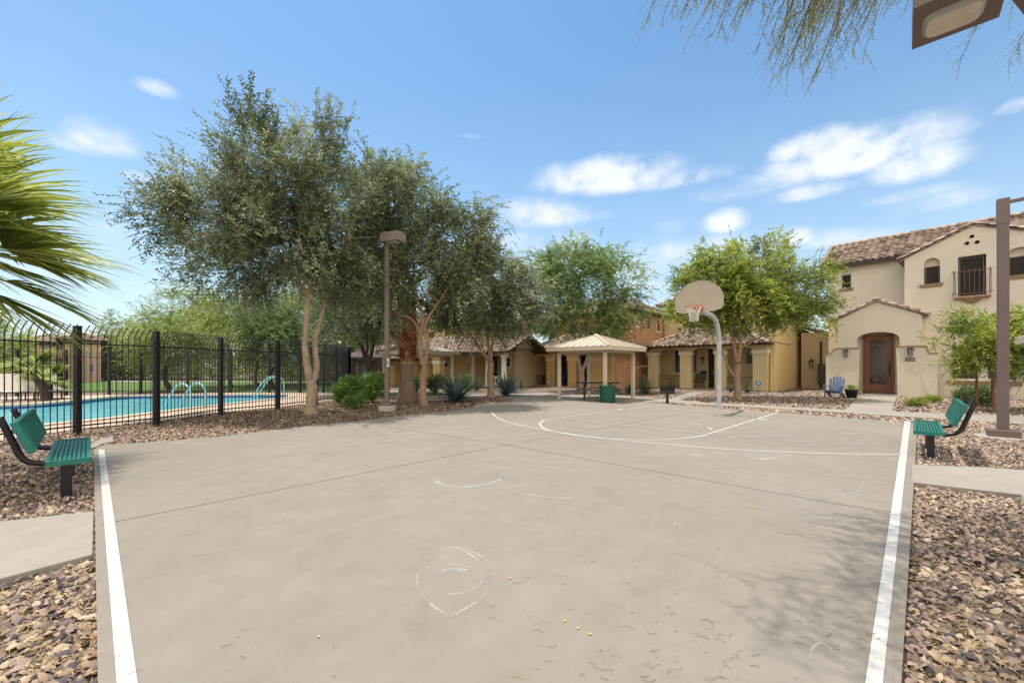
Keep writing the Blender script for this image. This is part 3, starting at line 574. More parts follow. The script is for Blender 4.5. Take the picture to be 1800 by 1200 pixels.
# ---- pool furniture
M_rail = mat('pale_blue_rail', (.30,.52,.58), .3, .1, 8)
def rail(px, py, label, sc_=1.0, an=0.0):
    p = G(px, py); t = thing('pool_handrail', label, 'handrail', (p.x,p.y,-.02), an, group='handrails at the pool edge')
    for s in (0,.55): MB().tube(catmull([(-.75*sc_,s,-.25),(-.45*sc_,s,.35*sc_),(-.15*sc_,s,.75*sc_),(.15*sc_,s,.85*sc_),(.42*sc_,s,.62*sc_),(.45*sc_,s,0)],5), .03, 8).build('rail', M_rail, t)
rail(316,717,'pale blue looped grab rail at the near edge of the pool', 1.0, math.radians(-10))
rail(474,694,'pale blue sloping handrail at the far end of the pool', 1.1, math.radians(12))
M_sling = mat('sun_bleached_sling', (.58,.53,.48), .8, .08, 6)
def lounger(px, py, rz):
    p = G(px, py); t = thing('sun_lounger', '', 'sun lounger', (p.x,p.y,-.02), rz, 'sun loungers on the pool deck')
    k = MB(); k.bar((-.9,0,.38),(.5,0,.38),.6,.03); k.build('seat', M_sling, t)
    k = MB(); k.bar((.5,0,.38),(1.0,0,1.05),.6,.03,up=(0,1,0)) if False else k.add([(.5,-.3,.38),(.5,.3,.38),(.95,.3,1.1),(.95,-.3,1.1),(.5,-.3,.41),(.5,.3,.41),(.92,.3,1.13),(.92,-.3,1.13)],[(0,1,2,3)[::-1],(4,5,6,7),(0,1,5,4),(1,2,6,5),(2,3,7,6),(3,0,4,7)]); k.build('backrest', M_sling, t)
    for x in (-.75,.4):
        for y in (-.26,.26): MB().box(x-.02,x+.02,y-.02,y+.02,0,.37).build('leg', M_black, t)
    k = MB().bar((-.9,-.3,.355),(.5,-.3,.355),.03); k.bar((-.9,.3,.355),(.5,.3,.355),.03); k.build('frame', M_black, t); return t
l = lounger(20,702,math.radians(150)); l['label'] = 'cream sun lounger at the left frame edge beyond the pool'
p = G(60,701); dup(l,(p.x,p.y,-.02),math.radians(158),'cream sun lounger between the two small palms')
p = G(104,699); dup(l,(p.x,p.y,-.02),math.radians(-18+180),'cream sun lounger just right of the small palms')
# ---- shelters
M_shroof = mat('tan_metal_roofing', (.47,.41,.33), .55, .06, 3, stain=.08); M_shpost = mat('tan_metal_post', (.48,.41,.31), .6, .08, 4)
def shelter(label, c, hd=2.15, pd=1.58, ze=2.02, za=2.68, rz=None):
    rz = math.atan2(V.y,V.x) - math.pi/2 if rz is None else rz   # local diagonals along the view
    t = thing('picnic_shelter', label, 'shelter', (c[0],c[1],-.01), rz, group='tan metal picnic shelters')
    h = hd/math.sqrt(2); q = pd/math.sqrt(2); ap = Vector((0,0,za)); cs = [Vector((sx*h,sy*h,ze+.16)) for sx,sy in ((-1,-1),(1,-1),(1,1),(-1,1))]
    k = MB()
    for i in range(4):
        a, b = cs[i], cs[(i+1)%4]; k.add([a,b,ap, a-Vector((0,0,.03)), b-Vector((0,0,.03)), ap-Vector((0,0,.03))],[(0,1,2),(5,4,3)])
        m = (a+b)/2; up = (ap - m); n = 9
        for j in range(1,n):
            p = a + (b-a)*j/n; f = 1 - abs(2*j/n - 1); k.bar(p+Vector((0,0,.015)), p+up*f+Vector((0,0,.015)), .03, .035)
        k.bar(a+Vector((0,0,.02)), ap+Vector((0,0,.02)), .09, .04)
    k.lathe([(.0,za+.06),(.1,za+.03),(.12,za-.02)], n=8); k.build('roof', M_shroof, t)
    k = MB(); 
    for i in range(4):
        a, b = cs[i], cs[(i+1)%4]; k.bar(a-Vector((0,0,.09)), b-Vector((0,0,.09)), .03, .16)
    k.build('fascia', M_shpost, t)
    k = MB(); pc = [Vector((sx*q,sy*q,0)) for sx,sy in ((-1,-1),(1,-1),(1,1),(-1,1))]
    for i in range(4): k.bar(pc[i]+Vector((0,0,ze-.02)), pc[(i+1)%4]+Vector((0,0,ze-.02)), .1, .12)
    for i in range(4): k.bar(cs[i]-Vector((0,0,.1)), ap-Vector((0,0,.1)), .06, .1)
    k.build('beam', M_shpost, t)
    for p in pc: MB().box(p.x-.065,p.x+.065,p.y-.065,p.y+.065,0,ze-.07).build('post', M_shpost, t, bevel=.01); 
    return t
Yc = F*HC/(700.8-HY); sc1 = ((1048-CX)/F*Yc, Yc)
shelter('nearer tan metal picnic shelter with hip roof behind the court', sc1, 2.2, 1.63, 2.1, 2.82)
Yd = F*HC/(692.5-HY); sh2 = shelter('farther tan metal picnic shelter behind the palm trunk', ((735-CX)/F*Yd, Yd), 2.15*1.02, 1.75, 2.05, 2.72)
sh3 = copy_tree(sh2); sh3.location = (14.4,9.6,-.01); sh3['label'] = 'corner of a tan shelter roof at the right frame edge'
M_tbl = mat('dark_coated_steel', (.02,.022,.028), .45, .1, 6)
def table(label, c, rz):
    t = thing('picnic_table', label, 'picnic table', (c[0],c[1],0), rz, group='picnic tables under the shelters')
    k = MB().box(-.92,.92,-.36,.36,.70,.745); k.build('tabletop', M_tbl, t, bevel=.01)
    for s in (-1,1): MB().box(-.92,.92,s*.72-.13,s*.72+.13,.42,.455).build('bench_seat', M_tbl, t, bevel=.01)
    for x in (-.55,.55):
        k = MB().box(x-.045,x+.045,-.045,.045,0,.7); k.bar((x,-.72,.395),(x,.72,.395),.05); k.bar((x,-.3,.67),(x,.3,.67),.05); k.build('pedestal', M_tbl, t)
    return t
table('black picnic table under the nearer shelter', ((1050-CX)/F*(Yc-.35), Yc-.35), math.radians(-10))
table('black picnic table under the farther shelter', ((744-CX)/F*Yd, Yd), math.radians(6))
# ---- trash can
p = G(1068,706.8); t = thing('trash_can', 'green ribbed trash can beside the nearer shelter', 'trash can', (p.x,p.y-.0,-.008))
M_can = mat('green_can', (.015,.085,.055), .45, .12, 8); k = MB(); prof = [(.26,0),(.285,.02),(.30,.62)]; k.lathe(prof, n=32)
for i in range(32):
    a = 2*math.pi*i/32; k.bar((.29*math.cos(a),.29*math.sin(a),.02),(.305*math.cos(a),.305*math.sin(a),.62),.022,.012,up=(math.cos(a),math.sin(a),0))
k.build('body', M_can, t); MB().lathe([(.30,.60),(.335,.61),(.335,.67),(.30,.685),(.27,.67),(.27,.2),(0,.2)], n=32).build('rim', M_can, t)
# ---- park grill
p = G(1173,708); t = thing('park_grill', 'black pedestal barbecue grill beside the court', 'grill', (p.x,p.y,ZG), math.radians(-20))
MB().tube([(0,0,-.1),(0,0,.45)], .055, 10).build('post', M_black, t)
k = MB(); k.box(-.27,.27,-.2,.2,.43,.46); k.box(-.27,.27,.18,.2,.46,.68); k.box(-.27,-.25,-.2,.18,.46,.68); k.box(.25,.27,-.2,.18,.46,.68); k.box(-.25,.25,-.2,-.185,.46,.55); k.build('firebox', M_black, t)
k = MB(); 
for i in range(12): k.box(-.24+i*.043,-.232+i*.043,-.18,.17,.64,.65)
k.tube([(-.3,-.2,.64),(-.3,-.36,.64)],.012,6); k.build('grate', M_black, t)
k = MB().lathe([(0,.0),(.35,.004),(.37,0)], n=20); k.build('base_plate', M_black, t)
# ================================================================ trees and plants
LG = 1.8
def leafmat(name, stops, trans=.3, rough=.5):
    stops = [(p_, tuple(min(.7, c*LG) for c in col_)) for p_, col_ in stops]
    return mat(name, (0,0,0), rough, .10, 1.5, attr='rnd', stops=stops, trans=trans, spec=.3)
ML_dark = leafmat('grey_green_leaves', [(0,(.030,.038,.022)),(.35,(.082,.105,.050)),(.62,(.15,.175,.09)),(.82,(.25,.265,.16)),(.93,(.36,.36,.25)),(1,(.26,.31,.05))], .32, .5)
ML_lite = leafmat('bright_green_leaves', [(0,(.04,.06,.015)),(.4,(.13,.17,.03)),(.75,(.25,.28,.05)),(1,(.40,.37,.08))], .42)
ML_mid = leafmat('mid_green_leaves', [(0,(.035,.055,.022)),(.45,(.085,.12,.045)),(.8,(.15,.19,.075)),(1,(.22,.25,.10))], .3)
ML_fresh = leafmat('fresh_green_leaves', [(0,(.05,.08,.025)),(.45,(.12,.17,.05)),(.8,(.20,.26,.08)),(1,(.30,.34,.12))], .4)
ML_far = leafmat('far_green_leaves', [(0,(.05,.07,.02)),(.5,(.14,.18,.045)),(1,(.27,.30,.09))], .35)
ML_pv = leafmat('palo_verde_leaves', [(0,(.07,.085,.02)),(.5,(.14,.165,.035)),(.8,(.19,.21,.04)),(1,(.28,.25,.05))], .35)
M_bark = mat('pale_brown_bark', (.38,.28,.19), .9, .35, 7, bump=.5, bscale=28, stain=.3)
M_bark2 = mat('orange_brown_bark', (.31,.20,.125), .9, .35, 7, bump=.4, bscale=28, stain=.25)
M_bark3 = mat('dark_bark', (.075,.052,.04), .9, .3, 7, bump=.4, bscale=28)
M_twig = mat('twig', (.10,.075,.045), .9, .2, 10)
def nrm(a): return a / np.maximum(np.linalg.norm(a, axis=-1, keepdims=True), 1e-9)
def sprays(P, D, Ls, nl, ll, lw, droop, rng, side=.8, tw=.004, patch=None, shine=0):
    n = len(P); j = (np.arange(nl)+.7)/nl; t = j[None,:,None]
    pos = P[:,None,:] + D[:,None,:]*(Ls[:,None,None]*t); pos[...,2] -= (droop*Ls)[:,None]*(j[None,:]**2)
    up = np.array([0,0,1.]); S = nrm(np.cross(D, up) + 1e-6*rng.normal(size=D.shape)); Nn = nrm(np.cross(S, D))
    sg = np.where(np.arange(nl)%2==0, 1., -1.)[None,:,None]
    ld = nrm(D[:,None,:]*.75 + S[:,None,:]*sg*side + rng.normal(0,.28,(n,nl,3)) - up*droop*.4)
    ln = nrm(Nn[:,None,:] + rng.normal(0,.55,(n,nl,3))); wv = nrm(np.cross(ld, ln)); l = ll*(.65+.7*rng.random((n,nl,1))); w_ = lw*(.7+.6*rng.random((n,nl,1)))
    a = pos; b = pos + ld*l*.5 + wv*w_*.5; c = pos + ld*l; d = pos + ld*l*.5 - wv*w_*.5
    Vv = np.stack([a,b,c,d],2).reshape(-1,3); m = n*nl; Ff = np.arange(4*m).reshape(m,4)
    base = (patch if patch is not None else rng.random(n)); at = np.clip(.72*base[:,None] + .28*rng.random((n,nl)) + rng.normal(0,.08,(n,nl)), 0, 1).reshape(-1)
    # twig ribbon: three points
    q = np.array([0,.5,1.]); tp = P[:,None,:] + D[:,None,:]*(Ls[:,None,None]*q[None,:,None]); tp[...,2] -= (droop*Ls)[:,None]*(q[None,:]**2)
    wd = S[:,None,:]*(tw*np.array([1,.7,.3]))[None,:,None]; wz = Nn[:,None,:]*(tw*np.array([1,.7,.3]))[None,:,None]
    T = np.stack([tp-wd, tp+wd, tp+wz*1.2],2).reshape(-1,3)  # 3 per ring, 3 rings
    o = (np.arange(n)*9)[:,None]; f = []
    for r in (0,3):
        for e0,e1 in ((0,1),(1,2),(2,0)): f.append(np.stack([o[:,0]+r+e0,o[:,0]+r+e1,o[:,0]+r+3+e1,o[:,0]+r+3+e0],1))
    Tf = np.concatenate(f) + len(Vv)
    return np.concatenate([Vv,T]), np.concatenate([Ff,Tf]), np.concatenate([at, np.full(len(Tf),.5)]), np.concatenate([np.zeros(m), np.ones(len(Tf))])
def blob_pts(blobs, n, rng, shell=.5):
    vol = np.array([b[1][0]*b[1][1]*b[1][2] for b in blobs]); pr = vol/vol.sum(); idx = rng.choice(len(blobs), n, p=pr)
    d = nrm(rng.normal(size=(n,3))); r = rng.random(n)**(1/3.)*(1-shell) + shell*(rng.random(n)**.35); c = np.array([b[0] for b in blobs])[idx]; rr = np.array([b[1] for b in blobs])[idx]
    return c + d*r[:,None]*rr, idx
def tree(name, label, base, stems, blobs, seed, nb=60, nclu=160, nspray=1500, nl=14, ll=.07, lw=.03, Ls=.6, droop=.25, leaf=None, bark=None, group='broadleaf trees around the court', clsig=.38, side=.8, outw=.7, shine=0, br=.035, cat='tree', zlo=None, upb=.15):
    rng = np.random.default_rng(seed); rr = random.Random(seed); base = Vector(base); t = thing(name, label, cat, base, group=group)
    k = MB(); nodes = []
    for pts, r0, r1 in stems:
        P = catmull([Vector(p) for p in pts], 5); m = len(P)
        rad = [r0 + (r1-r0)*(i/(m-1))**.8 for i in range(m)]
        for i in range(1, m-1): P[i] = P[i] + Vector((rr.gauss(0,.012), rr.gauss(0,.012), 0))
        k.tube(P, rad, 10)
        for i in range(m): nodes.append((P[i], rad[i]))
    for (pts, r0, r1) in stems[:1]: k.lathe([(r0*1.55,-.08),(r0*1.25,.05),(r0*1.02,.22)], pts[0][0], pts[0][1], 12) if pts[0][2] <= .05 else None
    tg, ti = blob_pts(blobs, nb, rng, .3); tg = [Vector(p) for p in tg]; cc = Vector(np.mean([b[0] for b in blobs], 0)); st = nodes[-1][0]
    tg.sort(key=lambda p: (p - st).length)
    for p in tg:
        best = None
        for (q, r) in nodes:
            if r < br*.18: continue
            d = (p-q).length * (1.0 + .5*max(0, (q.z - p.z)/max(.3,(p-q).length))); 
            if best is None or d < best[0]: best = (d, q, r)
        if best is None: continue
        _, q, r = best; L_ = (p-q).length; r0 = min(r*.72, br*(.5 + L_*.35)); mid = (p+q)/2 + Vector((rr.gauss(0,.08),rr.gauss(0,.08),rr.uniform(0,.14)))*L_
        P = catmull([q, mid, p], 4); m = len(P); rad = [r0*(1-.72*i/(m-1)) for i in range(m)]; k.tube(P, rad, 5, cap=False)
        for i in range(2, m): nodes.append((P[i], rad[i]))
    k.build('trunk', bark or M_bark, t)
    clu, ci = blob_pts(blobs, nclu, rng, .55); 
    cl_pick = rng.integers(0, nclu, nspray); P = clu[cl_pick] + rng.normal(0, clsig, (nspray,3))
    bc = np.array([b[0] for b in blobs])[ci[cl_pick]]; D = nrm(nrm(P - (bc*.6 + np.array(cc)*.4))*outw + rng.normal(0,.5,(nspray,3)) + np.array([0,0,upb]))
    if zlo is not None: P[:,2] = np.maximum(P[:,2], zlo + rng.random(nspray)*.3)
    patch = np.clip(rng.normal(.42,.27,nclu)[cl_pick] + rng.normal(0,.14,nspray), 0, 1)
    Vv, Ff, at, mi = sprays(P - D*Ls*.35, D, Ls*(.6+.8*rng.random(nspray)), nl, ll, lw, droop, rng, side, patch=patch)
    np_mesh('crown', Vv, Ff, at, [leaf or ML_dark, M_twig], t, mi); return t
def B(px, py, Y, rx, ry, rz, base):      # crown blob: centre seen at px,py at depth Y, radii in metres
    p = Hp(px, py, Y) - Vector(base); return ((p.x,p.y,p.z),(rx,ry,rz))
def S(base, *pts):                       # stem through picture points at depth
    return [tuple(Hp(px,py,Y) - Vector(base)) for px,py,Y in pts]
# T1 the large tree at left
b0 = G(547,725); b0.z = ZG; Y = b0.y
tree('broadleaf_tree', 'largest tree, with a pale forked trunk, by the pool fence', b0,
  [([(0,0,-.05),(0.02,0,.7),(.04,0,1.0)], .17, .15),
   (S(b0,(546,672,Y),(541,645,Y-.1),(537,595,Y-.15),(543,520,Y-.1),(548,470,Y),(530,390,Y+.1),(520,300,Y)), .13, .03),
   (S(b0,(549,672,Y),(557,650,Y+.1),(553,605,Y+.15),(559,580,Y+.2),(572,530,Y+.4),(600,450,Y+.5),(625,380,Y+.8)), .115, .03),
   (S(b0,(543,520,Y-.1),(500,460,Y-.4),(440,420,Y-.8),(370,380,Y-1)), .06, .02),(S(b0,(545,500,Y),(520,430,Y+.5),(450,350,Y+.9)), .05,.02)],
  [B(500,300,Y,1.9,1.9,1.9,b0),B(400,380,Y,1.9,1.9,1.5,b0),B(310,400,Y-.1,1.2,1.3,1.0,b0),B(480,440,Y,2.3,1.9,1.1,b0),B(590,370,Y+.2,1.6,1.7,1.7,b0),B(580,480,Y+.2,1.4,1.5,1.0,b0),B(460,215,Y,1.0,1.0,.85,b0),B(575,235,Y,.7,.8,.9,b0),B(390,500,Y,1.7,1.5,.5,b0),B(330,300,Y,.8,.8,.6,b0)],
  3, nb=110, nclu=250, nspray=6600, nl=14, ll=.095, lw=.046, Ls=.62, droop=.12, br=.06, clsig=.25)
# T2
b0 = G(745,711); b0.z = ZG; Y = b0.y
tree('broadleaf_tree', 'tree with a twisting orange brown trunk right of the slim light pole', b0,
  [([(0,0,-.05),(-.05,0,.8),(.02,0,1.5)], .14, .12), (S(b0,(744,642,Y),(737,600,Y),(744,560,Y),(728,515,Y+.1),(712,470,Y),(700,420,Y)), .12,.03),
   (S(b0,(744,650,Y),(752,600,Y-.05),(747,570,Y),(790,500,Y),(815,420,Y)), .09,.03), (S(b0,(742,590,Y),(722,560,Y),(695,548,Y-.2),(670,500,Y-.4)), .06,.02)],
  [B(700,360,Y,1.9,2.0,1.4,b0),B(800,440,Y,1.7,1.8,1.3,b0),B(650,440,Y,1.5,1.8,1.4,b0),B(720,480,Y,2.2,1.9,1.1,b0),B(830,400,Y,.9,.9,.9,b0),B(690,320,Y,1.1,1.2,.7,b0),B(665,540,Y+.3,1.5,1.3,.55,b0),B(800,520,Y,1.5,1.5,.6,b0)],
  5, nb=90, nclu=210, nspray=5200, nl=13, ll=.11, lw=.052, Ls=.62, droop=.3, br=.06, bark=M_bark2, clsig=.28, leaf=ML_dark)
# T2b behind the shrubs
b0 = G(648,693); b0.z = ZG; Y = b0.y
tree('broadleaf_tree', 'dark trunked multi stem tree behind the shrubs and left of the slim light pole', b0,
  [([(0,0,-.05),(0,0,.9)], .17, .15), (S(b0,(648,652,Y),(636,610,Y),(615,585,Y),(596,560,Y)), .12,.04), (S(b0,(650,650,Y),(655,610,Y),(670,560,Y),(680,520,Y)), .12,.04), (S(b0,(648,650,Y),(644,600,Y),(645,540,Y)), .1,.03)],
  [B(640,520,Y,2.6,2.2,1.2,b0),B(600,500,Y,1.7,1.7,1.2,b0),B(620,570,Y,2.0,1.6,.6,b0),B(690,560,Y,1.6,1.6,.7,b0)],
  6, nb=50, nclu=110, nspray=3200, nl=12, ll=.12, lw=.055, Ls=.75, droop=.35, bark=M_bark3, br=.05, clsig=.42)
# T3
b0 = G(863,697.5); b0.z = ZG; Y = b0.y
tree('broadleaf_tree', 'round crowned tree with a straight pale trunk between the two agaves', b0,
  [([(0,0,-.05),(-.03,0,1.0),(.0,0,1.7)], .17, .14), (S(b0,(863,634,Y),(858,600,Y),(855,560,Y),(840,500,Y)), .1,.03), (S(b0,(862,636,Y),(845,615,Y),(825,585,Y),(800,560,Y)), .08,.03), (S(b0,(863,634,Y),(866,600,Y),(870,570,Y),(900,520,Y)), .08,.03)],
  [B(850,500,Y,2.2,2.2,1.3,b0),B(900,530,Y,1.8,1.8,1.1,b0),B(800,540,Y,1.6,1.7,1.0,b0),B(860,565,Y,2.6,2.2,.7,b0),B(840,450,Y,1.1,1.3,.7,b0),B(930,500,Y,.9,.9,.7,b0),B(770,570,Y,.8,1,.5,b0)],
  8, nb=60, nclu=170, nspray=4700, nl=13, ll=.115, lw=.052, Ls=.62, droop=.4, bark=M_bark2, br=.05, leaf=ML_dark, clsig=.3)
# T4 behind the shelter
b0 = G(1022,687); b0.z = ZG; Y = b0.y
tree('broadleaf_tree', 'loose light green tree behind the nearer shelter, in front of the orange house', b0,
  [([(0,0,-.05),(0,0,1.2)], .2, .17), (S(b0,(1022,660,Y),(1016,630,Y),(1010,590,Y),(990,530,Y)), .13,.04), (S(b0,(1022,655,Y),(1032,630,Y),(1040,590,Y),(1065,520,Y)), .12,.04)],
  [B(1010,480,Y,2.4,2.4,1.8,b0),B(1080,500,Y,1.7,1.9,1.7,b0),B(975,520,Y,1.5,1.7,1.4,b0),B(1020,560,Y,3.2,2.4,.8,b0),B(1050,590,Y-.3,1.6,1.6,.5,b0),B(1100,555,Y,1.3,1.3,.7,b0),B(1015,438,Y,1.0,1.2,.5,b0)],
  9, nb=60, nclu=130, nspray=3600, nl=12, ll=.145, lw=.065, Ls=.8, droop=.3, leaf=ML_fresh, br=.055, clsig=.36)
# T5 bright tree behind the hoop
b0 = G(1297,699); b0.z = ZG; Y = b0.y
tree('broadleaf_tree', 'bright green spreading tree behind the basketball hoop', b0,
  [([(0,0,-.05),(-.03,0,.9),(.0,0,1.6)], .16, .13), (S(b0,(1296,636,Y),(1290,610,Y),(1284,580,Y),(1262,520,Y),(1240,470,Y)), .09,.025), (S(b0,(1296,636,Y),(1302,600,Y),(1300,560,Y),(1330,490,Y),(1345,430,Y)), .11,.025),
   (S(b0,(1301,612,Y),(1330,595,Y),(1370,575,Y),(1410,540,Y)), .05,.02), (S(b0,(1293,666,Y),(1281,645,Y),(1270,620,Y),(1262,590,Y)), .055,.03), (S(b0,(1300,560,Y),(1285,480,Y),(1290,430,Y)), .05,.02)],
  [B(1320,480,Y,2.3,2.1,1.5,b0),B(1250,500,Y,1.7,1.8,1.4,b0),B(1385,500,Y,1.8,1.8,1.5,b0),B(1320,545,Y,3.2,2.2,.9,b0),B(1400,560,Y,1.5,1.5,.7,b0),B(1215,550,Y,1.2,1.4,.8,b0),B(1375,430,Y,.8,.9,.8,b0),B(1325,425,Y,.8,.9,.7,b0),B(1265,445,Y,.8,.9,.6,b0),B(1205,500,Y,.6,.8,.5,b0),B(1435,540,Y,.7,.8,.6,b0)],
  12, nb=90, nclu=210, nspray=6300, nl=12, ll=.115, lw=.055, Ls=.55, droop=.25, leaf=ML_lite, bark=M_bark2, br=.055, clsig=.25, upb=.25)
# T6 young tree at right
b0 = G(1752,719); b0.z = ZG; Y = b0.y
t6 = tree('young_tree', 'young staked tree in front of the beige house', b0,
  [([(0,0,-.05),(-.02,0,.6),(.02,0,1.1)], .05, .045), (S(b0,(1752,662,Y),(1740,630,Y),(1715,600,Y),(1690,580,Y),(1660,575,Y)), .035,.012), (S(b0,(1753,662,Y),(1757,620,Y),(1762,580,Y)), .035,.012),(S(b0,(1752,660,Y),(1770,630,Y),(1800,590,Y)), .03,.012)],
  [B(1700,600,Y,.8,.9,.6,b0),B(1760,590,Y,1.0,1.0,.8,b0),B(1810,600,Y,.9,.9,.8,b0),B(1720,640,Y,.8,.8,.4,b0),B(1665,585,Y,.45,.5,.35,b0),B(1780,640,Y,.7,.7,.3,b0),B(1690,560,Y,.5,.5,.35,b0)],
  14, nb=50, nclu=90, nspray=2600, nl=13, ll=.07, lw=.040, Ls=.42, droop=.2, leaf=ML_lite, bark=M_bark, br=.02, group=None, clsig=.2, upb=.1)
M_stake = mat('reddish_tree_stake', (.27,.10,.04), .8, .2, 9, stain=.2)
for px, lb in ((1717,'left wooden stake of the young tree'),(1745,'right wooden stake of the young tree')):
    p = G(px, 715 + (px-1717)*.1); o = thing('tree_stake', lb, 'stake', (p.x,p.y,ZG), group='stakes of the young tree'); MB().tube([(0,0,-.1),(-.01,0,1.62)], .036, 8).build('pole', M_stake, o)
# background trees beyond the pool
far = [(300,690,24,1.0,'dark leaning tree standing by the far pool fence',M_bark3,ML_far,[(290,600,1.9,1.3),(340,590,1.9,1.5),(255,615,1.3,.9)],.7),
       (405,683,30,1.0,'bushy pale green tree left of the large tree trunk',M_bark3,ML_lite,[(400,580,2.6,2.2),(450,600,2.4,1.8),(360,600,2.2,1.6)],.9),
       (450,680,33,1.0,'brown trunked tree behind the pool, right of the bushy pale green tree',M_bark2,ML_far,[(470,585,2.8,2.4),(530,570,2.6,2.4)],.9),
       (478,684,28,1.0,'dark crooked tree beyond the blue handrail',M_bark3,ML_mid,[(500,610,1.9,1.4),(470,560,2.0,1.8)],.9),
       (345,672,48,1.0,'tall hazy tree far beyond the lawn',M_bark3,ML_far,[(340,545,4.0,3.0),(380,560,4.0,3.0),(300,570,3.5,2.4)],1.2),
       (250,672,50,1.0,'rounded tree far beyond the lawn behind the leaning tree',M_bark3,ML_far,[(250,590,4.2,2.6),(215,610,3.0,2.2),(295,610,3.5,2.4)],1.2),
       (545,678,36,1.0,'tree behind the large trunk at the pool corner',M_bark3,ML_far,[(560,570,3.6,3.2),(590,590,2.8,2.4)],1.0),
       (185,673,46,1.0,'low green tree beside the far pink house',M_bark3,ML_far,[(190,625,2.6,2.2),(165,640,1.8,1.5)],1.0),
       (20,676,34,1.0,'dense green tree behind the small palms at left',M_bark3,ML_lite,[(10,620,2.4,2.0),(-30,600,3,2.5),(35,640,1.6,1.2)],.9)]
for i, (px,py,Yf,s_,lb,bk,lf,bl_,ll_) in enumerate(far):
    base = Hp(px,py,Yf); base.z = ZG; bs = [B(a,b,Yf,r,r,h,base) for a,b,r,h in bl_]; c0 = bs[0][0]
    ln = .9 if i == 0 else 0.1
    tree('background_tree', lb, base, [([(0,0,-.05),(-.15*ln*3,0,1.0),(c0[0]*.5,c0[1]*.5,c0[2]*.6),(c0[0],c0[1],c0[2]*.9)], .16, .05)], bs, 30+i, nb=26, nclu=80, nspray=1900, nl=10, ll=.17*ll_*1.1, lw=.075*ll_*1.1, Ls=.9*ll_, droop=.3, leaf=lf, bark=bk, group='trees beyond the pool', clsig=.5*ll_, br=.05)
# hedge masses at the far edge of the lawn, each a shrub
for i,(px,Yf,r,h) in enumerate([(215,46,2.2,1.5),(262,47,2.6,1.7),(318,47,2.5,1.5),(370,46,2.6,1.8),(425,45,2.5,1.5),(480,44,2.4,1.6),(535,43,2.2,1.4),(575,42,1.8,1.6)]):
    base = Hp(px,650,Yf); base.z = ZG; rng = np.random.default_rng(60+i)
    t = thing('hedge_shrub', ['','','',''][0] or f'large green shrub beyond the lawn', 'shrub', base, group='shrubs beyond the lawn')
    P, _ = blob_pts([((0,0,h*.8),(r,r*.8,h))], 420, rng, .6); P[:,2] = np.abs(P[:,2]); D = nrm(P*np.array([1,1,.6]) + rng.normal(0,.8,P.shape)); Vv,Ff,at,mi = sprays(P, D, np.full(420,.7), 9, .22, .1, .2, rng, patch=rng.random(420))
    np_mesh('foliage', Vv, Ff, at, [ML_far, M_twig], t, mi)
    t['label'] = ['shrub beyond the lawn at the far left, beside the pink house','second shrub beyond the lawn counting from the pink house','shrub beyond the lawn behind the leaning dark tree','shrub beyond the lawn just left of the bushy pale green tree','shrub beyond the lawn behind the bushy pale green tree','shrub beyond the lawn behind the blue sloping handrail','shrub beyond the lawn left of the large tree trunk','rightmost shrub beyond the lawn, next to the dark pool building'][i]
# ---- fan palms
ML_palm = mat('fan_palm_leaf', (0,0,0), .45, .12, 3, attr='rnd', stops=[(0,(.07,.10,.02)),(.35,(.22,.27,.045)),(.7,(.42,.46,.09)),(1,(.62,.62,.28))], trans=.45, spec=.4)
M_pet2 = mat('palm_petiole', (.22,.24,.07), .6, .15, 5)
def fan(k, kp, base, d, plen, bl, nseg, spread, droop, rr, wd=.035, roll=0):
    d = Vector(d).normalized(); up = Vector((0,0,1)); s = d.cross(up); s = s.normalized() if s.length > .1 else Vector((1,0,0)); n = s.cross(d).normalized()
    q = Matrix.Rotation(roll, 3, d); s = q @ s; n = q @ n
    hub = base + d*plen - up*.12*plen; kp.tube([base, base + d*plen*.5, hub], [.028,.02,.014], 5)
    for i in range(nseg):
        f = (i/(nseg-1))*2-1; a = f*spread; l = bl*(1 - .35*abs(f)**1.6)*rr.uniform(.88,1.07); dd = (d*math.cos(a) + s*math.sin(a)*1.0 + n*(-.18 + .25*abs(math.sin(a)) + rr.uniform(-.07,.07))).normalized()
        side = dd.cross(n).normalized(); v = []; steps = 5; p = hub.copy(); cur = dd.copy(); w_ = wd*rr.uniform(.8,1.2)
        ws = [.25,1.0,1.0,.75,.4,.04]; dr = droop*rr.uniform(.5,1.7)
        for j in range(steps+1):
            v += [p - side*w_*ws[j], p + n*w_*.35*ws[j], p + side*w_*ws[j]]
            cur = (cur + Vector((0,0,-1))*dr*(j/steps)**1.5*.55).normalized(); p = p + cur*l/steps
        fs = [(3*j+e, 3*j+e+1, 3*j+e+4, 3*j+e+3) for j in range(steps) for e in (0,1)]
        o = len(k.v); k.v += [tuple(x) for x in v]; k.f += [tuple(x+o for x in q_) for q_ in fs]; av = min(1,max(0,rr.gauss(.5,.22))); k.a += [av]*len(fs); k.sm += [False]*len(fs)
        if False:       # loose threads
            e = Vector(v[-1]); kp.tube([e - cur*l*.3, e + Vector((rr.uniform(-.1,.1),rr.uniform(-.1,.1),-rr.uniform(.05,.3)))], .002, 3)
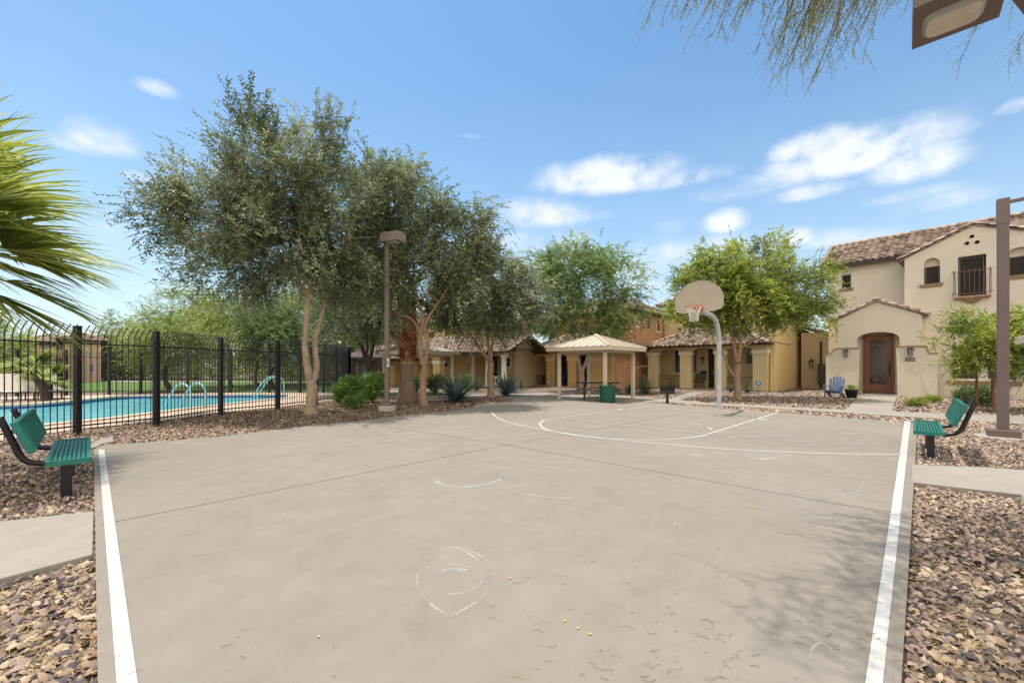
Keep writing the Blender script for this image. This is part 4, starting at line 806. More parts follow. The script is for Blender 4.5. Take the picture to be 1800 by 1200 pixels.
def palm(label, base, h, nf, bl, plen, seed, trunk_r, elevs, azs=None, wd=.035, nseg=34, lean=(0,0), bark=None, group=None, boots=True, droop=.5):
    rr = random.Random(seed); t = thing('fan_palm', label, 'palm', base, group=group); top = Vector((lean[0],lean[1],h)); k = MB()
    k.tube(catmull([(0,0,-.05),(lean[0]*.3,lean[1]*.3,h*.5),top],6), [trunk_r*1.25]+[trunk_r]*12, 14)
    k.build('trunk', bark or M_bark, t); k = MB(); kp = MB()
    for i in range(nf):
        a = azs[i] if azs else i*2.399 + rr.uniform(-.2,.2); e = elevs[0] + (elevs[1]-elevs[0])*((i*0.618)%1) if not azs else elevs[i]
        d = Vector((math.cos(a)*math.cos(e), math.sin(a)*math.cos(e), math.sin(e))); fan(k, kp, top, d, plen*rr.uniform(.8,1.15), bl*rr.uniform(.9,1.1), nseg, math.radians(62), droop, rr, wd, rr.uniform(-.5,.5))
    k.build('fronds', ML_palm, t); kp.build('frond_stalks', M_pet2, t); return t
# near palm at the left edge, trunk outside the frame
azs = []; els = []; rr_ = random.Random(4)
for i, (a, e) in enumerate([(-12,30),(10,34),(-35,18),(-4,10),(22,14),(-20,-4),(4,-8),(30,-2),(-42,-14),(-10,-22),(14,-26),(38,-18),(-60,6),(60,10),(-30,-36),(0,-42),(26,-44),(90,30),(120,5),(150,-10),(180,20),(-90,25),(-120,0),(-150,-15),(-75,-25),(70,-30),(-14,50),(25,55),(-70,60),(100,62),(-25,-12),(16,2),(2,22)]):
    if e > -30: azs.append(math.radians(a)); els.append(math.radians(e))
palm('large fan palm with green and yellow fronds entering from the left edge', (-7.8,5.05,ZG), 3.1, len(azs), 1.4, 1.15, 4, .25, els, azs, wd=.028, nseg=38, group='fan palms', droop=.34)
p = G(68,703); palm('small leaning fan palm on the pool deck at left', (p.x+.3,p.y,0), 1.25, 17, .75, .5, 21, .14, (-.2,1.3), wd=.035, nseg=22, lean=(-.55,0), bark=M_bark3, group='fan palms')
p = G(86,700); palm('shortest fan palm right of the small leaning palm on the pool deck', (p.x,p.y,0), .8, 15, .7, .45, 22, .13, (-.1,1.3), wd=.035, nseg=22, bark=M_bark3, group='fan palms')
# palm with boots (centre), its crown hidden among the trees
p = G(716,703); Y = p.y; h = Hp(716,560,Y).z; t = palm('thick fan palm trunk with orange brown boots behind the slim light pole', (p.x,p.y,ZG), h+1.1, 16, .9, .7, 23, .27, (-.5,1.2), wd=.04, nseg=24, bark=mat('ringed_palm_trunk', (.22,.155,.105), .9, .3, 5, bump=.5, bscale=14, stain=.3), group='fan palms')
k = MB(); M_boot = mat('palm_boots', (.28,.12,.055), .9, .35, 9, stain=.3, attr='rnd', stops=[(0,(.25,.10,.05)),(.5,(.60,.28,.13)),(1,(.75,.46,.27))]); zb = Hp(716,632,Y).z

zz_ = zb; i = 0
while zz_ < h+.9:
    r0 = .27 + .07*min(1,(zz_-zb)/.5)
    for j in range(9):
        a = 2*math.pi*(j+.5*(i%2))/9 + rr_.uniform(-.1,.1); c_, s_ = math.cos(a), math.sin(a); q = Vector((c_*r0, s_*r0, zz_)); tn = Vector((-s_, c_, 0)); od = Vector((c_*.13, s_*.13, .16+rr_.uniform(-.03,.03)))
        k.add([q-tn*.12-od*.2, q+tn*.12-od*.2, q+tn*.05+od, q-tn*.05+od, q-tn*.10+Vector((0,0,-.12)), q+tn*.10+Vector((0,0,-.12))], [(0,1,2,3),(4,5,1,0),(3,2,1,0)], rr_.random())
    zz_ += .11; i += 1
kb = MB(); kb.lathe([(.50,-.03),(.46,.12),(.38,.4),(.32,.9)], n=16); kb.build('flared_base', MATS['ringed_palm_trunk'], t)
k2 = MB(); o_ = [i for i in range(len(k.f))]; k.build('boots', M_boot, t)
# ---- agaves, yuccas, grasses
ML_agave = mat('blue_green_agave', (0,0,0), .5, .1, 4, attr='rnd', stops=[(0,(.03,.055,.05)),(.6,(.09,.14,.125)),(1,(.22,.27,.23))], trans=.1)
ML_yucca = mat('grey_green_blades', (0,0,0), .6, .1, 4, attr='rnd', stops=[(0,(.05,.065,.03)),(.6,(.13,.15,.075)),(1,(.26,.26,.13))], trans=.2)
def rosette(name, label, px, py, r, n, wd, seed, m, e0=5, e1=88, group=None, curve=.12, cat='plant', z=ZG):
    p = G(px, py); rr = random.Random(seed); t = thing(name, label, cat, (p.x,p.y,z), group=group); k = MB()
    for i in range(n):
        a = i*2.399 + rr.uniform(-.2,.2); e = math.radians(e0 + (e1-e0)*(i/n)**.9 + rr.uniform(-6,6)); l = r*rr.uniform(.8,1.1); d = Vector((math.cos(a)*math.cos(e), math.sin(a)*math.cos(e), math.sin(e))); s = Vector((-math.sin(a), math.cos(a),0)); nn = s.cross(d)
        pt = Vector((0,0,.05)); v = []; ws = [.6,1,.85,.5,.03]; cur = d.copy()
        for j in range(5):
            v += [pt - s*wd*ws[j] + nn*(-wd*.25*ws[j]), pt - nn*wd*.1, pt + s*wd*ws[j] + nn*(-wd*.25*ws[j])]; cur = (cur - Vector((0,0,1))*curve*j/4).normalized(); pt = pt + cur*l/4
        k.add(v, [(3*j+q, 3*j+q+1, 3*j+q+4, 3*j+q+3) for j in range(4) for q in (0,1)], min(1,max(0,rr.gauss(.45,.25))))
    k.build('leaves', m, t); return t
rosette('agave', 'large blue green agave left of the straight pale trunk', 802,705.5, 1.32, 80, .062, 1, ML_agave, e1=74, group='agaves by the court')
rosette('agave', 'blue green agave right of the straight pale trunk', 889,695, 1.25, 66, .062, 2, ML_agave, e1=74, group='agaves by the court')
rosette('yucca', 'grey green yucca right of the nearer shelter', 1134,692.5, 1.15, 150, .02, 3, ML_yucca, curve=.35)
rosette('grass_clump', 'arching dry grass clump under the red flower stalks', 1106,692, .65, 110, .012, 4, ML_yucca, curve=.6)
rosette('yucca', 'spiky grey green plant at the foot of the bright green tree', 1313,690, .85, 46, .03, 5, ML_yucca, curve=.3)
rosette('yucca', 'pale spiky plant left of the bright green tree trunk', 1284,689, .7, 34, .03, 6, ML_yucca, curve=.3)
rosette('grass_clump', 'tall pale grass clump in front of the white columned porch', 838,686, 1.1, 160, .014, 7, ML_yucca, curve=.5)
rosette('grass_clump', 'pale grass clump behind the right agave', 900,688, 1.1, 140, .014, 8, ML_yucca, curve=.5)
rosette('grass_clump', 'low grass clump by the orange brown house side', 917,684, .8, 90, .014, 9, ML_yucca, curve=.5)
p = G(1100,692); t = thing('red_yucca', 'red yucca flower stalks arching beside the nearer shelter', 'plant', (p.x,p.y,ZG)); k = MB(); M_stalk = mat('dry_flower_stalk', (.45,.25,.16), .8, .2, 9)
for dx, hh, bx in ((-.9,1.9,-.2),(-.6,1.5,.6),(.4,1.5,1.1),(-.2,1.7,.5)):
    P = catmull([(dx*.15,0,0),(dx*.5,0,hh*.6),(dx*.7+bx*.3,0,hh*.95),(bx*.8+dx*.5,0,hh)],6); k.tube(P, .014, 5)
    for q in P[-12:]:
        for _ in range(3): e = Vector((R.uniform(-.07,.07),R.uniform(-.07,.07),R.uniform(-.06,.06))); k.tube([q, q+e], .012, 3)
k.build('stalks', M_stalk, t)
# ---- shrubs
def shrub(label, px, py, r, h, n, leaf, seed, ll=.05, lw=.028, name='shrub', z=ZG, group=None, Ls=.28, stems=True):
    p = G(px, py); rng = np.random.default_rng(seed); t = thing(name, label, 'shrub', (p.x,p.y,z), group=group); P, _ = blob_pts([((0,0,h*.5),(r,r*.8,h*.55)),((r*.3,0,h*.7),(r*.6,r*.6,h*.35)),((-r*.4,0,h*.35),(r*.6,r*.6,h*.35))], n, rng, .5); P[:,2] = np.maximum(P[:,2], .04)
    D = nrm(P*np.array([1,1,.8]) + rng.normal(0,.35,P.shape) + np.array([0,0,.4])); Vv,Ff,at,mi = sprays(P, D, np.full(n,Ls), 10, ll, lw, .15, rng, patch=np.clip(rng.normal(.5,.25,n),0,1), tw=.003)
    np_mesh('foliage', Vv, Ff, at, [leaf, M_twig], t, mi)
    k = MB()
    for i in range(9): a = i*.7; k.tube([(0,0,-.02),(math.cos(a)*r*.3,math.sin(a)*r*.25,h*.35),(math.cos(a)*r*.6,math.sin(a)*r*.5,h*.7)], [.012,.009,.004], 4)
    k.build('stems', M_bark3, t); return t
ML_shr = leafmat('shrub_leaves', [(0,(.018,.04,.01)),(.45,(.05,.10,.02)),(.8,(.12,.21,.035)),(1,(.20,.32,.06))], .3)
shrub('round green shrub nearest the court at the pool fence corner', 612,712, .5, .95, 420, ML_shr, 1, .07, .035)
shrub('bright green shrub just left of the slim light pole', 655,706, .62, 1.1, 460, ML_shr, 2, .075, .038)
shrub('small low shrub at the foot of the round shrub', 622,717, .35, .35, 200, ML_shr, 3)
shrub('low yellow green shrub left of the right bench, by the beige wall', 1612,712, .36, .24, 320, ML_lite, 4, .04, .02, Ls=.15)
shrub('low yellow green shrub at the beige wall corner', 1637,706, .35, .24, 260, ML_lite, 5, .04, .02, Ls=.15)
shrub('rose bush under the big window, behind the left stake', 1705,712, .5, .62, 420, ML_mid, 6, .05, .03, name='rose_bush')
shrub('rose bush under the big window, behind the right stake', 1738,713, .45, .6, 420, ML_mid, 7, .05, .03, name='rose_bush')
shrub('tiny green shrub between the yellow house and the beige house', 1429,679, .42, .5, 200, ML_lite, 8, .06, .03)
shrub('green bush under the farther shelter, left of its right post', 766,691, .5, .9, 300, ML_shr, 9, .07, .035)
shrub('green bush behind the farther picnic table', 733,688, .45, .8, 240, ML_shr, 10, .07, .035)
shrub('olive bush in front of the white columned porch', 815,684, .6, .9, 260, ML_mid, 11, .08, .03)
M_rose = mat('rose_petals', (.45,.12,.09), .7, .2, 30)
k = MB()
# ---- overhead palo verde, trunk behind the camera
pvb = Vector((6.0,-2.2,ZG)); t = thing('palo_verde_tree', 'feathery palo verde branches hanging from the top right edge', 'tree', pvb)
k = MB(); rr = random.Random(77); MB_p = []
main = [[(0,0,-.1),(-.2,.6,1.5),(-.5,1.6,3.2),(-1.4,3.2,4.9),(-2.6,4.9,6.0),(-3.6,6.1,6.3)],[(-.5,1.6,3.2),(-.2,3.6,4.9),(-.3,5.6,6.1),(-.8,7.0,6.4)],[(-1.4,3.2,4.9),(-2.8,4.2,5.9),(-4.4,5.4,6.4)],[(-.5,1.6,3.2),(.9,3.2,4.9),(1.5,5.0,5.9),(1.6,6.6,6.2)],[(-.3,.9,2.2),(1.2,1.6,3.8),(2.2,2.5,4.8)]]
endp = []
for i, P in enumerate(main):
    Q = catmull(P, 6); m = len(Q); r0 = .13 if i == 0 else .06; k.tube(Q, [r0*(1-.88*j/(m-1)) for j in range(m)], 8); endp += [(q, j/m, i) for j, q in enumerate(Q)]
# hanging whips: tips given in the picture, roots above the frame
tips = []
def whip(px, py, Yw, up, side): tips.append((Hp(px,py,Yw) - pvb, up, side))
for _ in range(95):
    c = rr.choice([(1430,60,50,55),(1470,20,60,40),(1400,90,30,40),(1300,5,60,25),(1200,0,40,20),(1360,20,70,35),(1560,10,60,20)])
    whip(c[0]+rr.gauss(0,c[2]*.8), min(128, c[1]-18+rr.gauss(0,c[3]*.7)), rr.uniform(3.9,5.0), rr.uniform(.5,1.1), rr.uniform(-.1,.7))
for px, py in [(1135,42),(1165,30),(1215,60),(1262,65),(1285,45),(1330,90),(1350,75),(1420,158),(1430,140),(1445,120),(1478,100),(1410,120),(1250,30),(1180,18),(1520,90),(1690,100),(1385,105),(1790,75),(1775,105),(1740,20),(1780,10)]: whip(px,py,rr.uniform(4.0,4.8),rr.uniform(.9,1.3),rr.uniform(.3,.8))
kl = MB(); Pn = []; Dn = []
for (tp, up, sd) in tips:
    root = tp + Vector((sd*rr.uniform(.5,1.0), rr.uniform(-.5,.1), up)); mid = (tp+root)/2 + Vector((.06+rr.gauss(0,.05), rr.gauss(0,.06), .16)); P = catmull([root, mid, tp], 6); m = len(P); k.tube(P, [.007*(1-.8*j/(m-1))+.0012 for j in range(m)], 4, cap=False)
    q = min(endp, key=lambda e: (e[0]-root).length)[0]
    if (q-root).length < 3.5: k.tube(catmull([q, (q+root)/2+Vector((0,0,.25)), root],4), [.014,.013,.012,.011,.010,.009,.008,.008,.007], 4, cap=False)
    for j in range(3, m):
        for _ in range(2):
            Pn.append(P[j]); d = (P[j]-P[j-1]).normalized() + Vector((rr.gauss(0,.55),rr.gauss(0,.55),rr.gauss(0,.35))); Dn.append(d.normalized())
k.build('branches', mat('palo_verde_bark', (.14,.105,.05), .8, .25, 12), t)
Pn = np.array([list(p) for p in Pn]); Dn = np.array([list(p) for p in Dn]); rng = np.random.default_rng(5)
Vv,Ff,at,mi = sprays(Pn, Dn, .08+.16*rng.random(len(Pn)), 9, .021, .0095, .15, rng, side=.9, tw=.0015, patch=rng.random(len(Pn)))
# crown mass further up, outside the frame but casting the shade on the court
P2,_ = blob_pts([((-5.1,5.5,6.85),(.95,.75,.4)),((-4.4,6.0,6.95),(.8,.7,.4)),((-4.6,4.8,6.7),(.8,.7,.4))], 720, rng, .2); D2 = nrm(rng.normal(0,1,P2.shape)); V2,F2,a2,m2 = sprays(P2, D2, np.full(720,.4), 14, .03, .012, .2, rng, tw=.0022)
np_mesh('leaves', np.concatenate([Vv,V2]), np.concatenate([Ff,F2+len(Vv)]), np.concatenate([at,a2]), [ML_pv, MATS['palo_verde_bark']], t, np.concatenate([mi,m2]))
# ================================================================ houses
def stucco(name, col, st=.10): return mat(name, tuple(min(.78, c*1.2) for c in col), .92, .05, 1.3, bump=.35, bscale=70, stain=st)
MS_beige = stucco('beige_stucco', (.60,.53,.415), .07); MS_yel = stucco('yellow_stucco', (.65,.49,.235)); MS_yel2 = stucco('pale_yellow_stucco', (.58,.455,.255)); MS_or = stucco('orange_stucco', (.45,.245,.12))
MS_or2 = stucco('light_orange_stucco', (.48,.29,.12)); MS_tan = stucco('tan_stucco', (.46,.34,.21)); MS_pink = stucco('pink_tan_stucco', (.46,.31,.22)); MS_gold = stucco('gold_stucco', (.52,.36,.16))
M_trim = mat('cream_trim', (.70,.62,.48), .8, .06, 4); M_white = mat('white_column_paint', (.76,.72,.63), .7, .05, 4); M_sill = mat('brown_sill', (.30,.20,.13), .8, .2, 8, stain=.2); M_fas = mat('dark_fascia', (.045,.032,.026), .6, .1)
M_glass = mat('dark_window_glass', (.012,.011,.012), .12, .3, 2, spec=.6); M_screen = mat('sun_screen', (.022,.015,.012), .7, .2, 3); M_glb = mat('blue_reflecting_glass', (.10,.15,.17), .1, .3, 2, spec=.7)
M_framed = mat('bronze_window_frame', (.16,.12,.09), .5, .1); M_frame = mat('window_frame_paint', (.50,.47,.40), .6, .05); M_iron = mat('wrought_iron', (.035,.02,.015), .5, .2, 12); M_ddoor = mat('dark_door', (.02,.015,.014), .5, .2, 5); M_blued = mat('blue_grey_door', (.035,.05,.065), .5, .1, 5)
M_tile = mat('clay_roof_tile', (0,0,0), .85, .12, 6, attr='rnd', stops=[(0,(.10,.062,.048)),(.2,(.21,.145,.11)),(.55,(.31,.225,.175)),(.85,(.40,.305,.24)),(1,(.30,.26,.225))], stain=.15)
def tiles(O, eu, ru, width, length, keep, name, parent, tw=.30, tl=.27, h=.07, n=6, lift=.075):
    """S-tile roof: O eave corner, eu unit along eave, ru unit up the slope, keep(s, r) tells what stays"""
    O = Vector(O); eu = Vector(eu).normalized(); ru = Vector(ru).normalized(); nn = eu.cross(ru); nn = nn if nn.z > 0 else -nn; k = MB()
    nc = int(width/tw); nr_ = int(length/tl); tw = width/nc; tl = length/nr_
    prof = [(.0,.0),(.12,.55),(.30,1.0),(.48,.75),(.60,.2),(.78,-.12),(1.0,.0)]
    for r in range(nr_):
        for c in range(nc):
            if not keep((c+.5)*tw, (r+.5)*tl): continue
            a = R.random() if R.random() > .07 else 0.0; v = []; j = R.uniform(-.012,.012)
            for (rr_0, zo) in ((r*tl-.03+j, lift), ((r+1)*tl, .012)):
                for (u, z) in prof: v.append(O + eu*((c+u)*tw) + ru*rr_0 + nn*(h*z + zo))
            m = len(prof)
            for (u, z) in prof: v.append(O + eu*((c+u)*tw) + ru*(r*tl-.03+j) + nn*(h*z + lift - .07))
            fs = [(i, i+1, m+i+1, m+i) for i in range(m-1)] + [(2*m+i, 2*m+i+1, i+1, i) for i in range(m-1)]
            k.add(v, fs, a, True)
    return k.build(name, M_tile, parent)
def caps(P, Q, parent, k=None, step=.36, r=.10, name='ridge_cap'):
    own = k is None; k = k or MB(); P = Vector(P); Q = Vector(Q); L_ = (Q-P).length; n = max(1, int(L_/step)); d = (Q-P).normalized(); s = d.cross(Vector((0,0,1))).normalized(); u = s.cross(d)
    for i in range(n):
        a = P + d*(L_*i/n - .03); b = P + d*(L_*(i+1)/n); v = []
        for (p, rr, zo) in ((a, r, .03), (b, r*.86, .0)):
            for q in range(9): an = math.pi*q/8; v.append(p + s*rr*math.cos(an) + u*(rr*.95*math.sin(an) + zo - .02))
        m = 9; fs = [(q, q+1, m+q+1, m+q) for q in range(8)] + [tuple(range(8,-1,-1))] + [tuple(range(9,18))]; k.add(v, fs, .3+.6*R.random(), True)
    if own: k.build(name, M_tile, parent)
def roof_solid(pts_quads, parent, mats=None, name='roof_deck', th=.10):
    k = MB()
    for q in pts_quads:
        q = [Vector(p) for p in q]; n = (q[1]-q[0]).cross(q[2]-q[0]).normalized(); n = n if n.z > 0 else -n; m = len(q)
        k.add(q + [p - n*th for p in q], [tuple(range(m)), tuple(range(2*m-1, m-1, -1))] + [(i,(i+1)%m,(i+1)%m+m,i+m) for i in range(m)])
    return k.build(name, mats or M_fas, parent)
def gable_or_hip(parent, x0, x1, y0, y1, ze, zr, hip=True, hl=None, ridge='x', th=.1, tw=.30, tl=.27, name='roof', back=True):
    """roof over the rectangle; ridge along x. hip: ends slope too. One roof part whose tiles are its pattern, caps a sub-part"""
    ym = (y0+y1)/2; run = ym-y0; hl = run if hl is None else hl; hl = min(hl, (x1-x0)/2) if hip else 0
    A,B_,C_,D = Vector((x0,y0,ze)),Vector((x1,y0,ze)),Vector((x1,y1,ze)),Vector((x0,y1,ze)); R0,R1 = Vector((x0+hl,ym,zr)),Vector((x1-hl,ym,zr))
    q = [(A,B_,R1,R0),(C_,D,R0,R1)] + ([(D,A,R0),(B_,C_,R1)] if hip else [])
    if hip and hl >= (x1-x0)/2 - 1e-6: q = [(A,B_,R0),(C_,D,R0),(D,A,R0),(B_,C_,R0)]
    rf = roof_solid(q, parent, name=name); sl = math.hypot(run, zr-ze); ru = Vector((0,run,zr-ze)).normalized(); W = x1-x0
    tiles(A, (1,0,0), ru, W, sl, (lambda s, r: s > hl*r/sl - .12 and s < W - hl*r/sl + .12), 'roof_tiles', rf, tw, tl)
    if back: tiles(C_, (-1,0,0), Vector((0,-run,zr-ze)), W, sl, (lambda s, r: s > hl*r/sl - .12 and s < W - hl*r/sl + .12), 'roof_tiles', rf, tw, tl)
    kc = MB()
    if hip:
        D2 = y1-y0; sl2 = math.hypot(hl, zr-ze)
        tiles(D, (0,-1,0), Vector((hl,0,zr-ze)), D2, sl2, (lambda s, r: s > run*r/sl2 - .12 and s < D2 - run*r/sl2 + .12), 'roof_tiles', rf, tw, tl)
        tiles(B_, (0,1,0), Vector((-hl,0,zr-ze)), D2, sl2, (lambda s, r: s > run*r/sl2 - .12 and s < D2 - run*r/sl2 + .12), 'roof_tiles', rf, tw, tl)
        for a, b in ((A,R0),(D,R0),(B_,R1),(C_,R1)): caps(a+Vector((0,0,.05)), b+Vector((0,0,.05)), rf, kc, r=.13)
    else:
        for a, b in ((A,R0),(D,R0),(B_,R1),(C_,R1)): caps(a+Vector((0,0,.06)), b+Vector((0,0,.06)), rf, kc)
    if (R1-R0).length > .3: caps(R0+Vector((0,0,.04)), R1+Vector((0,0,.04)), rf, kc, r=.15)
    kc.build('ridge_cap', M_tile, rf); return rf
def arch(x0, x1, z0, zs, rise, n=10):             # opening outline, counter-clockwise from bottom left
    P = [(x0,z0),(x1,z0)]; c = (x0+x1)/2; w_ = (x1-x0)/2
    for i in range(n+1): a = math.pi*i/n; P.append((c + w_*math.cos(a), zs + rise*math.sin(a)))
    return P
def rect(x0, x1, z0, z1): return [(x0,z0),(x1,z0),(x1,z1),(x0,z1)]
def window(parent, x0, x1, z0, z1, y, glass=None, mullion=1, fr=None, fw=.05, sill=None, name='window', rail_=0):
    """frame with pane behind at depth y (local)"""
    k = MB(); k.box(x0,x1,y-.03,y+.03,z0,z0+fw); k.box(x0,x1,y-.03,y+.03,z1-fw,z1); k.box(x0,x0+fw,y-.03,y+.03,z0+fw,z1-fw); k.box(x1-fw,x1,y-.03,y+.03,z0+fw,z1-fw)
    for i in range(1, mullion): xm = x0+(x1-x0)*i/mullion; k.box(xm-fw*.4,xm+fw*.4,y-.028,y+.02,z0+fw,z1-fw)
    if rail_: zm = z0+(z1-z0)*.5; k.box(x0+fw,x1-fw,y-.026,y+.018,zm-fw*.3,zm+fw*.3)
    f = k.build(name, fr or M_frame, parent); MB().box(x0+fw*.5,x1-fw*.5,y-.004,y+.012,z0+fw*.5,z1-fw*.5).build('pane', glass or M_glass, f); return f
def sillp(parent, x0, x1, z, y, d=.12, h=.14, m=None, taper=.05):
    k = MB(); k.add([(x0,y,z),(x1,y,z),(x1,y-d,z),(x0,y-d,z),(x0+taper,y,z-h),(x1-taper,y,z-h),(x1-taper,y-d*.4,z-h),(x0+taper,y-d*.4,z-h)],[(0,3,2,1),(4,5,6,7),(3,7,6,2),(0,4,7,3),(1,2,6,5),(0,1,5,4)])
    return k.build('sill', m or M_sill, parent, bevel=.008)
def lantern(parent, x, y, z, s=1.0, m=None):
    k = MB(); k.box(x-.03*s,x+.03*s,y-.02,y,z-.05*s,z+.18*s); k.tube([(x,y,z+.14*s),(x,y-.08*s,z+.2*s),(x,y-.15*s,z+.16*s)], .012*s, 6); k.lathe([(0,z+.17*s),(.04*s,z+.14*s),(.11*s,z+.06*s),(.10*s,z+.04*s)], x, y-.15*s, 8); k.lathe([(.06*s,z-.2*s),(0,z-.23*s)], x, y-.15*s, 8)
    for i in range(6): a = math.pi*i/3; k.bar((x+.09*s*math.cos(a),y-.15*s+.09*s*math.sin(a),z+.05*s),(x+.06*s*math.cos(a),y-.15*s+.06*s*math.sin(a),z-.2*s),.014*s)
    l = k.build('wall_lantern', m or M_iron, parent); MB().lathe([(.078*s,z+.04*s),(.05*s,z-.19*s)], x, y-.15*s, 8).build('lantern_glass', mat('lantern_glass', (.30,.32,.33), .2, .1), l)
# ---------------------------------------------------------------- the beige house at right
fd = Vector((.66,-.75,0)); fI = Frame(G(1545,693.5), fd); h = fI.hit
H1 = thing('two_storey_house', 'beige two storey stucco house with arched entry and little iron balcony at right', 'house', (fI.O.x,fI.O.y,0), fI.rz)
sx = lambda px, py=645, ty=0: h(px,py,ty)[0]; szz = lambda px, py, ty=0: h(px,py,ty)[1]
yM, yL = .55, 2.0                      # main facade and left wing lie behind the entry block
# entry block
eL, eR = sx(1472), sx(1620); ap = h(1544,530); eLz = szz(1472,566); eRz = szz(1620,549)
zE = (eLz+eRz)/2; apx = (eL+eR)/2 if abs(ap[0]-(eL+eR)/2) < .3 else ap[0]
dL, dR = sx(1506), sx(1581); dzs = szz(1545,595); dzt = szz(1545,583)
outer = [(eL,-.1),(eR,-.1),(eR,zE),(apx,ap[1]),(eL,zE)]
k = MB(); k.wall(outer, [arch(dL,dR,-.04,dzs,dzt-dzs)], 0, .55); k.box(eL,eL+.3,.552,2.6,-.1,zE-.0); k.build('entry_wall', MS_beige, H1)
# chamfered wall left of the entry, warm bounced light put into its colour
cL = sx(1456,645,.6); k = MB(); k.add([(eL-.002,0.02,-.1),(eL-.002,.02,szz(1472,579)),(cL,.75,szz(1456,567)),(cL,.75,-.1),(eL,.35,-.1),(eL,.35,szz(1472,579)),(cL,1.1,szz(1456,567)),(cL,1.1,-.1)],[(0,1,2,3),(7,6,5,4),(1,5,6,2),(3,2,6,7)]); k.build('angled_wall', stucco('bounce_lit_stucco', (.58,.45,.26)), H1)
# low wing walls with caps
def wing(x0, x1, zt, curve):               # curve: list of (x, z) top outline left to right
    k = MB(); pts = [(x0,-.1),(x1,-.1)] + curve[::-1]; k.wall(pts, [], -.16, -.004); k.build('wing_wall', MS_beige, H1)
    k = MB(); 
    for a, b in zip(curve[:-1], curve[1:]): k.bar((a[0],-.09,a[1]+.02),(b[0],-.09,b[1]+.02),.25,.055,up=(0,0,1) if abs(b[1]-a[1]) < abs(b[0]-a[0]) else (1,0,0))
    k.build('wing_cap', M_sill, H1)
wl0, wl1, wr0, wr1 = sx(1453), sx(1509.5), sx(1578.5), sx(1648); zc = szz(1500,612.5); zc2 = szz(1600,609.5); zl = szz(1455,624)
wing(wl0, wl1, zc, [(wl0,zl),(wl0+.18,zl+.05),(wl0+.30,zl+.16),(wl0+.36,zc-.05),(wl0+.46,zc),(wl1+.05,zc)])
xs = sx(1630); zr2 = szz(1648,621.5); wing(wr0, wr1, zc2, [(wr0-.05,zc2),(xs-.03,zc2),(xs,zc2-.1),(xs+.06,zr2+.06),(xs+.16,zr2),(wr1+.02,zr2)])
# gable tiles of the entry
k = MB(); g0 = h(1461,564); g1 = h(1642,552); pk = Vector((apx, -.05, ap[1]+.10))
caps((g0[0]-.0,-.05,zE-.02), pk, H1, k, .38, .12); caps((eR+(eL-g0[0])+.0,-.05,zE-.02), pk, H1, k, .38, .12); k.lathe([(.20,-.02),(.17,.12),(0,.17)], 0, 0, 10); 
n0 = len(k.v) - 30
for i in range(n0, len(k.v)): v = k.v[i]; k.v[i] = (v[0]+pk.x, v[1]+pk.y, v[2]+pk.z+.02)
k.build('gable_cap', M_tile, H1)
roof_solid([((g0[0],-.04,zE-.02),(apx,-.04,ap[1]+.04),(apx,2.2,ap[1]+.04),(g0[0],2.2,zE-.02)),((eR+.25,-.04,zE-.02),(apx,-.04,ap[1]+.04),(apx,2.2,ap[1]+.04),(eR+.25,2.2,zE-.02))], H1, M_tile, 'entry_roof', .06)
# door
yD = .50; k = MB(); d0, d1 = h(1517,688,yD)[0], h(1572,688,yD)[0]; dz0 = h(1545,691.5,yD)[1]; dz1 = h(1545,588,yD)[1]
MB().box(dL-.1,dR+.1,yD+.08,yD+.14,-.1,dzt+.2).build('recess_wall', MS_beige, H1)
MB().box(dL+.02,dR+.1,-.25,yD+.02,-.06,max(.02,dz0-.02)).build('door_step', M_path, H1, bevel=.01)
M_door = mat('rust_brown_iron', (.17,.065,.038), .5, .2, 7, stain=.25)
k.box(d0,d0+.08,yD-.06,yD+.06,dz0,dz1); k.box(d1-.08,d1,yD-.06,yD+.06,dz0,dz1); k.box(d0+.08,d1-.08,yD-.06,yD+.06,dz1-.08,dz1); k.build('door_frame', M_door, H1)
a0, a1 = d0+.10, d1-.10; b0_, b1_ = a0+.17, a1-.17; zb_ = dz0+.50; ztp = dz1-.32; k = MB()
k.wall(rect(a0,a1,dz0+.03,dz1-.09), [arch(b0_,b1_,zb_,ztp-.12,.20,12)], yD-.035, yD+.035); k.box(a0+.14,a1-.14,yD-.05,yD-.036,dz0+.12,dz0+.40); dr = k.build('front_door', M_door, H1)
MB().box(a0+.05,a1-.05,yD+.036,yD+.05,dz0+.05,dz1-.1).build('door_glass', M_glass, dr)
k = MB(); cx_ = (b0_+b1_)/2; wv_ = (b1_-b0_)
for i, f in enumerate((-.3,-.15,0,.15,.3)):
    k.tube([(cx_+f*wv_,yD-.01,zb_+.2+abs(f)*.5),(cx_+f*wv_,yD-.01,ztp-.1-abs(f)*.6)], .013, 6)
for sgn in (-1,1):
    for (zc_, up) in ((zb_+.2,-1),(ztp-.2,1)):
        for rr0, ox in ((.11,.28),(.08,.13)):
            P = [(cx_+sgn*(ox*wv_ + rr0*(1-t*.7)*math.cos(t*6.5)), yD-.01, zc_+up*rr0*(1-t*.7)*math.sin(t*6.5)) for t in [j/12 for j in range(13)]]; k.tube(P, .009, 5)
    P = [(cx_+sgn*wv_*f, yD-.01, z) for f, z in ((.02,zb_+.04),(.25,zb_+.2),(.42,zb_+.45),(.42,ztp-.5),(.25,ztp-.15),(.02,ztp+.02))]; k.tube(catmull([Vector(p) for p in P],4), .013, 6)
    k.tube([(cx_+sgn*(.18+.09*math.cos(t*.5)), yD-.055, dz0+.26+.05*math.sin(t*.5)) for t in range(11)], .012, 5)
k.build('iron_scrollwork', mat('bronze_scroll', (.20,.13,.10), .5, .2, 9), dr)
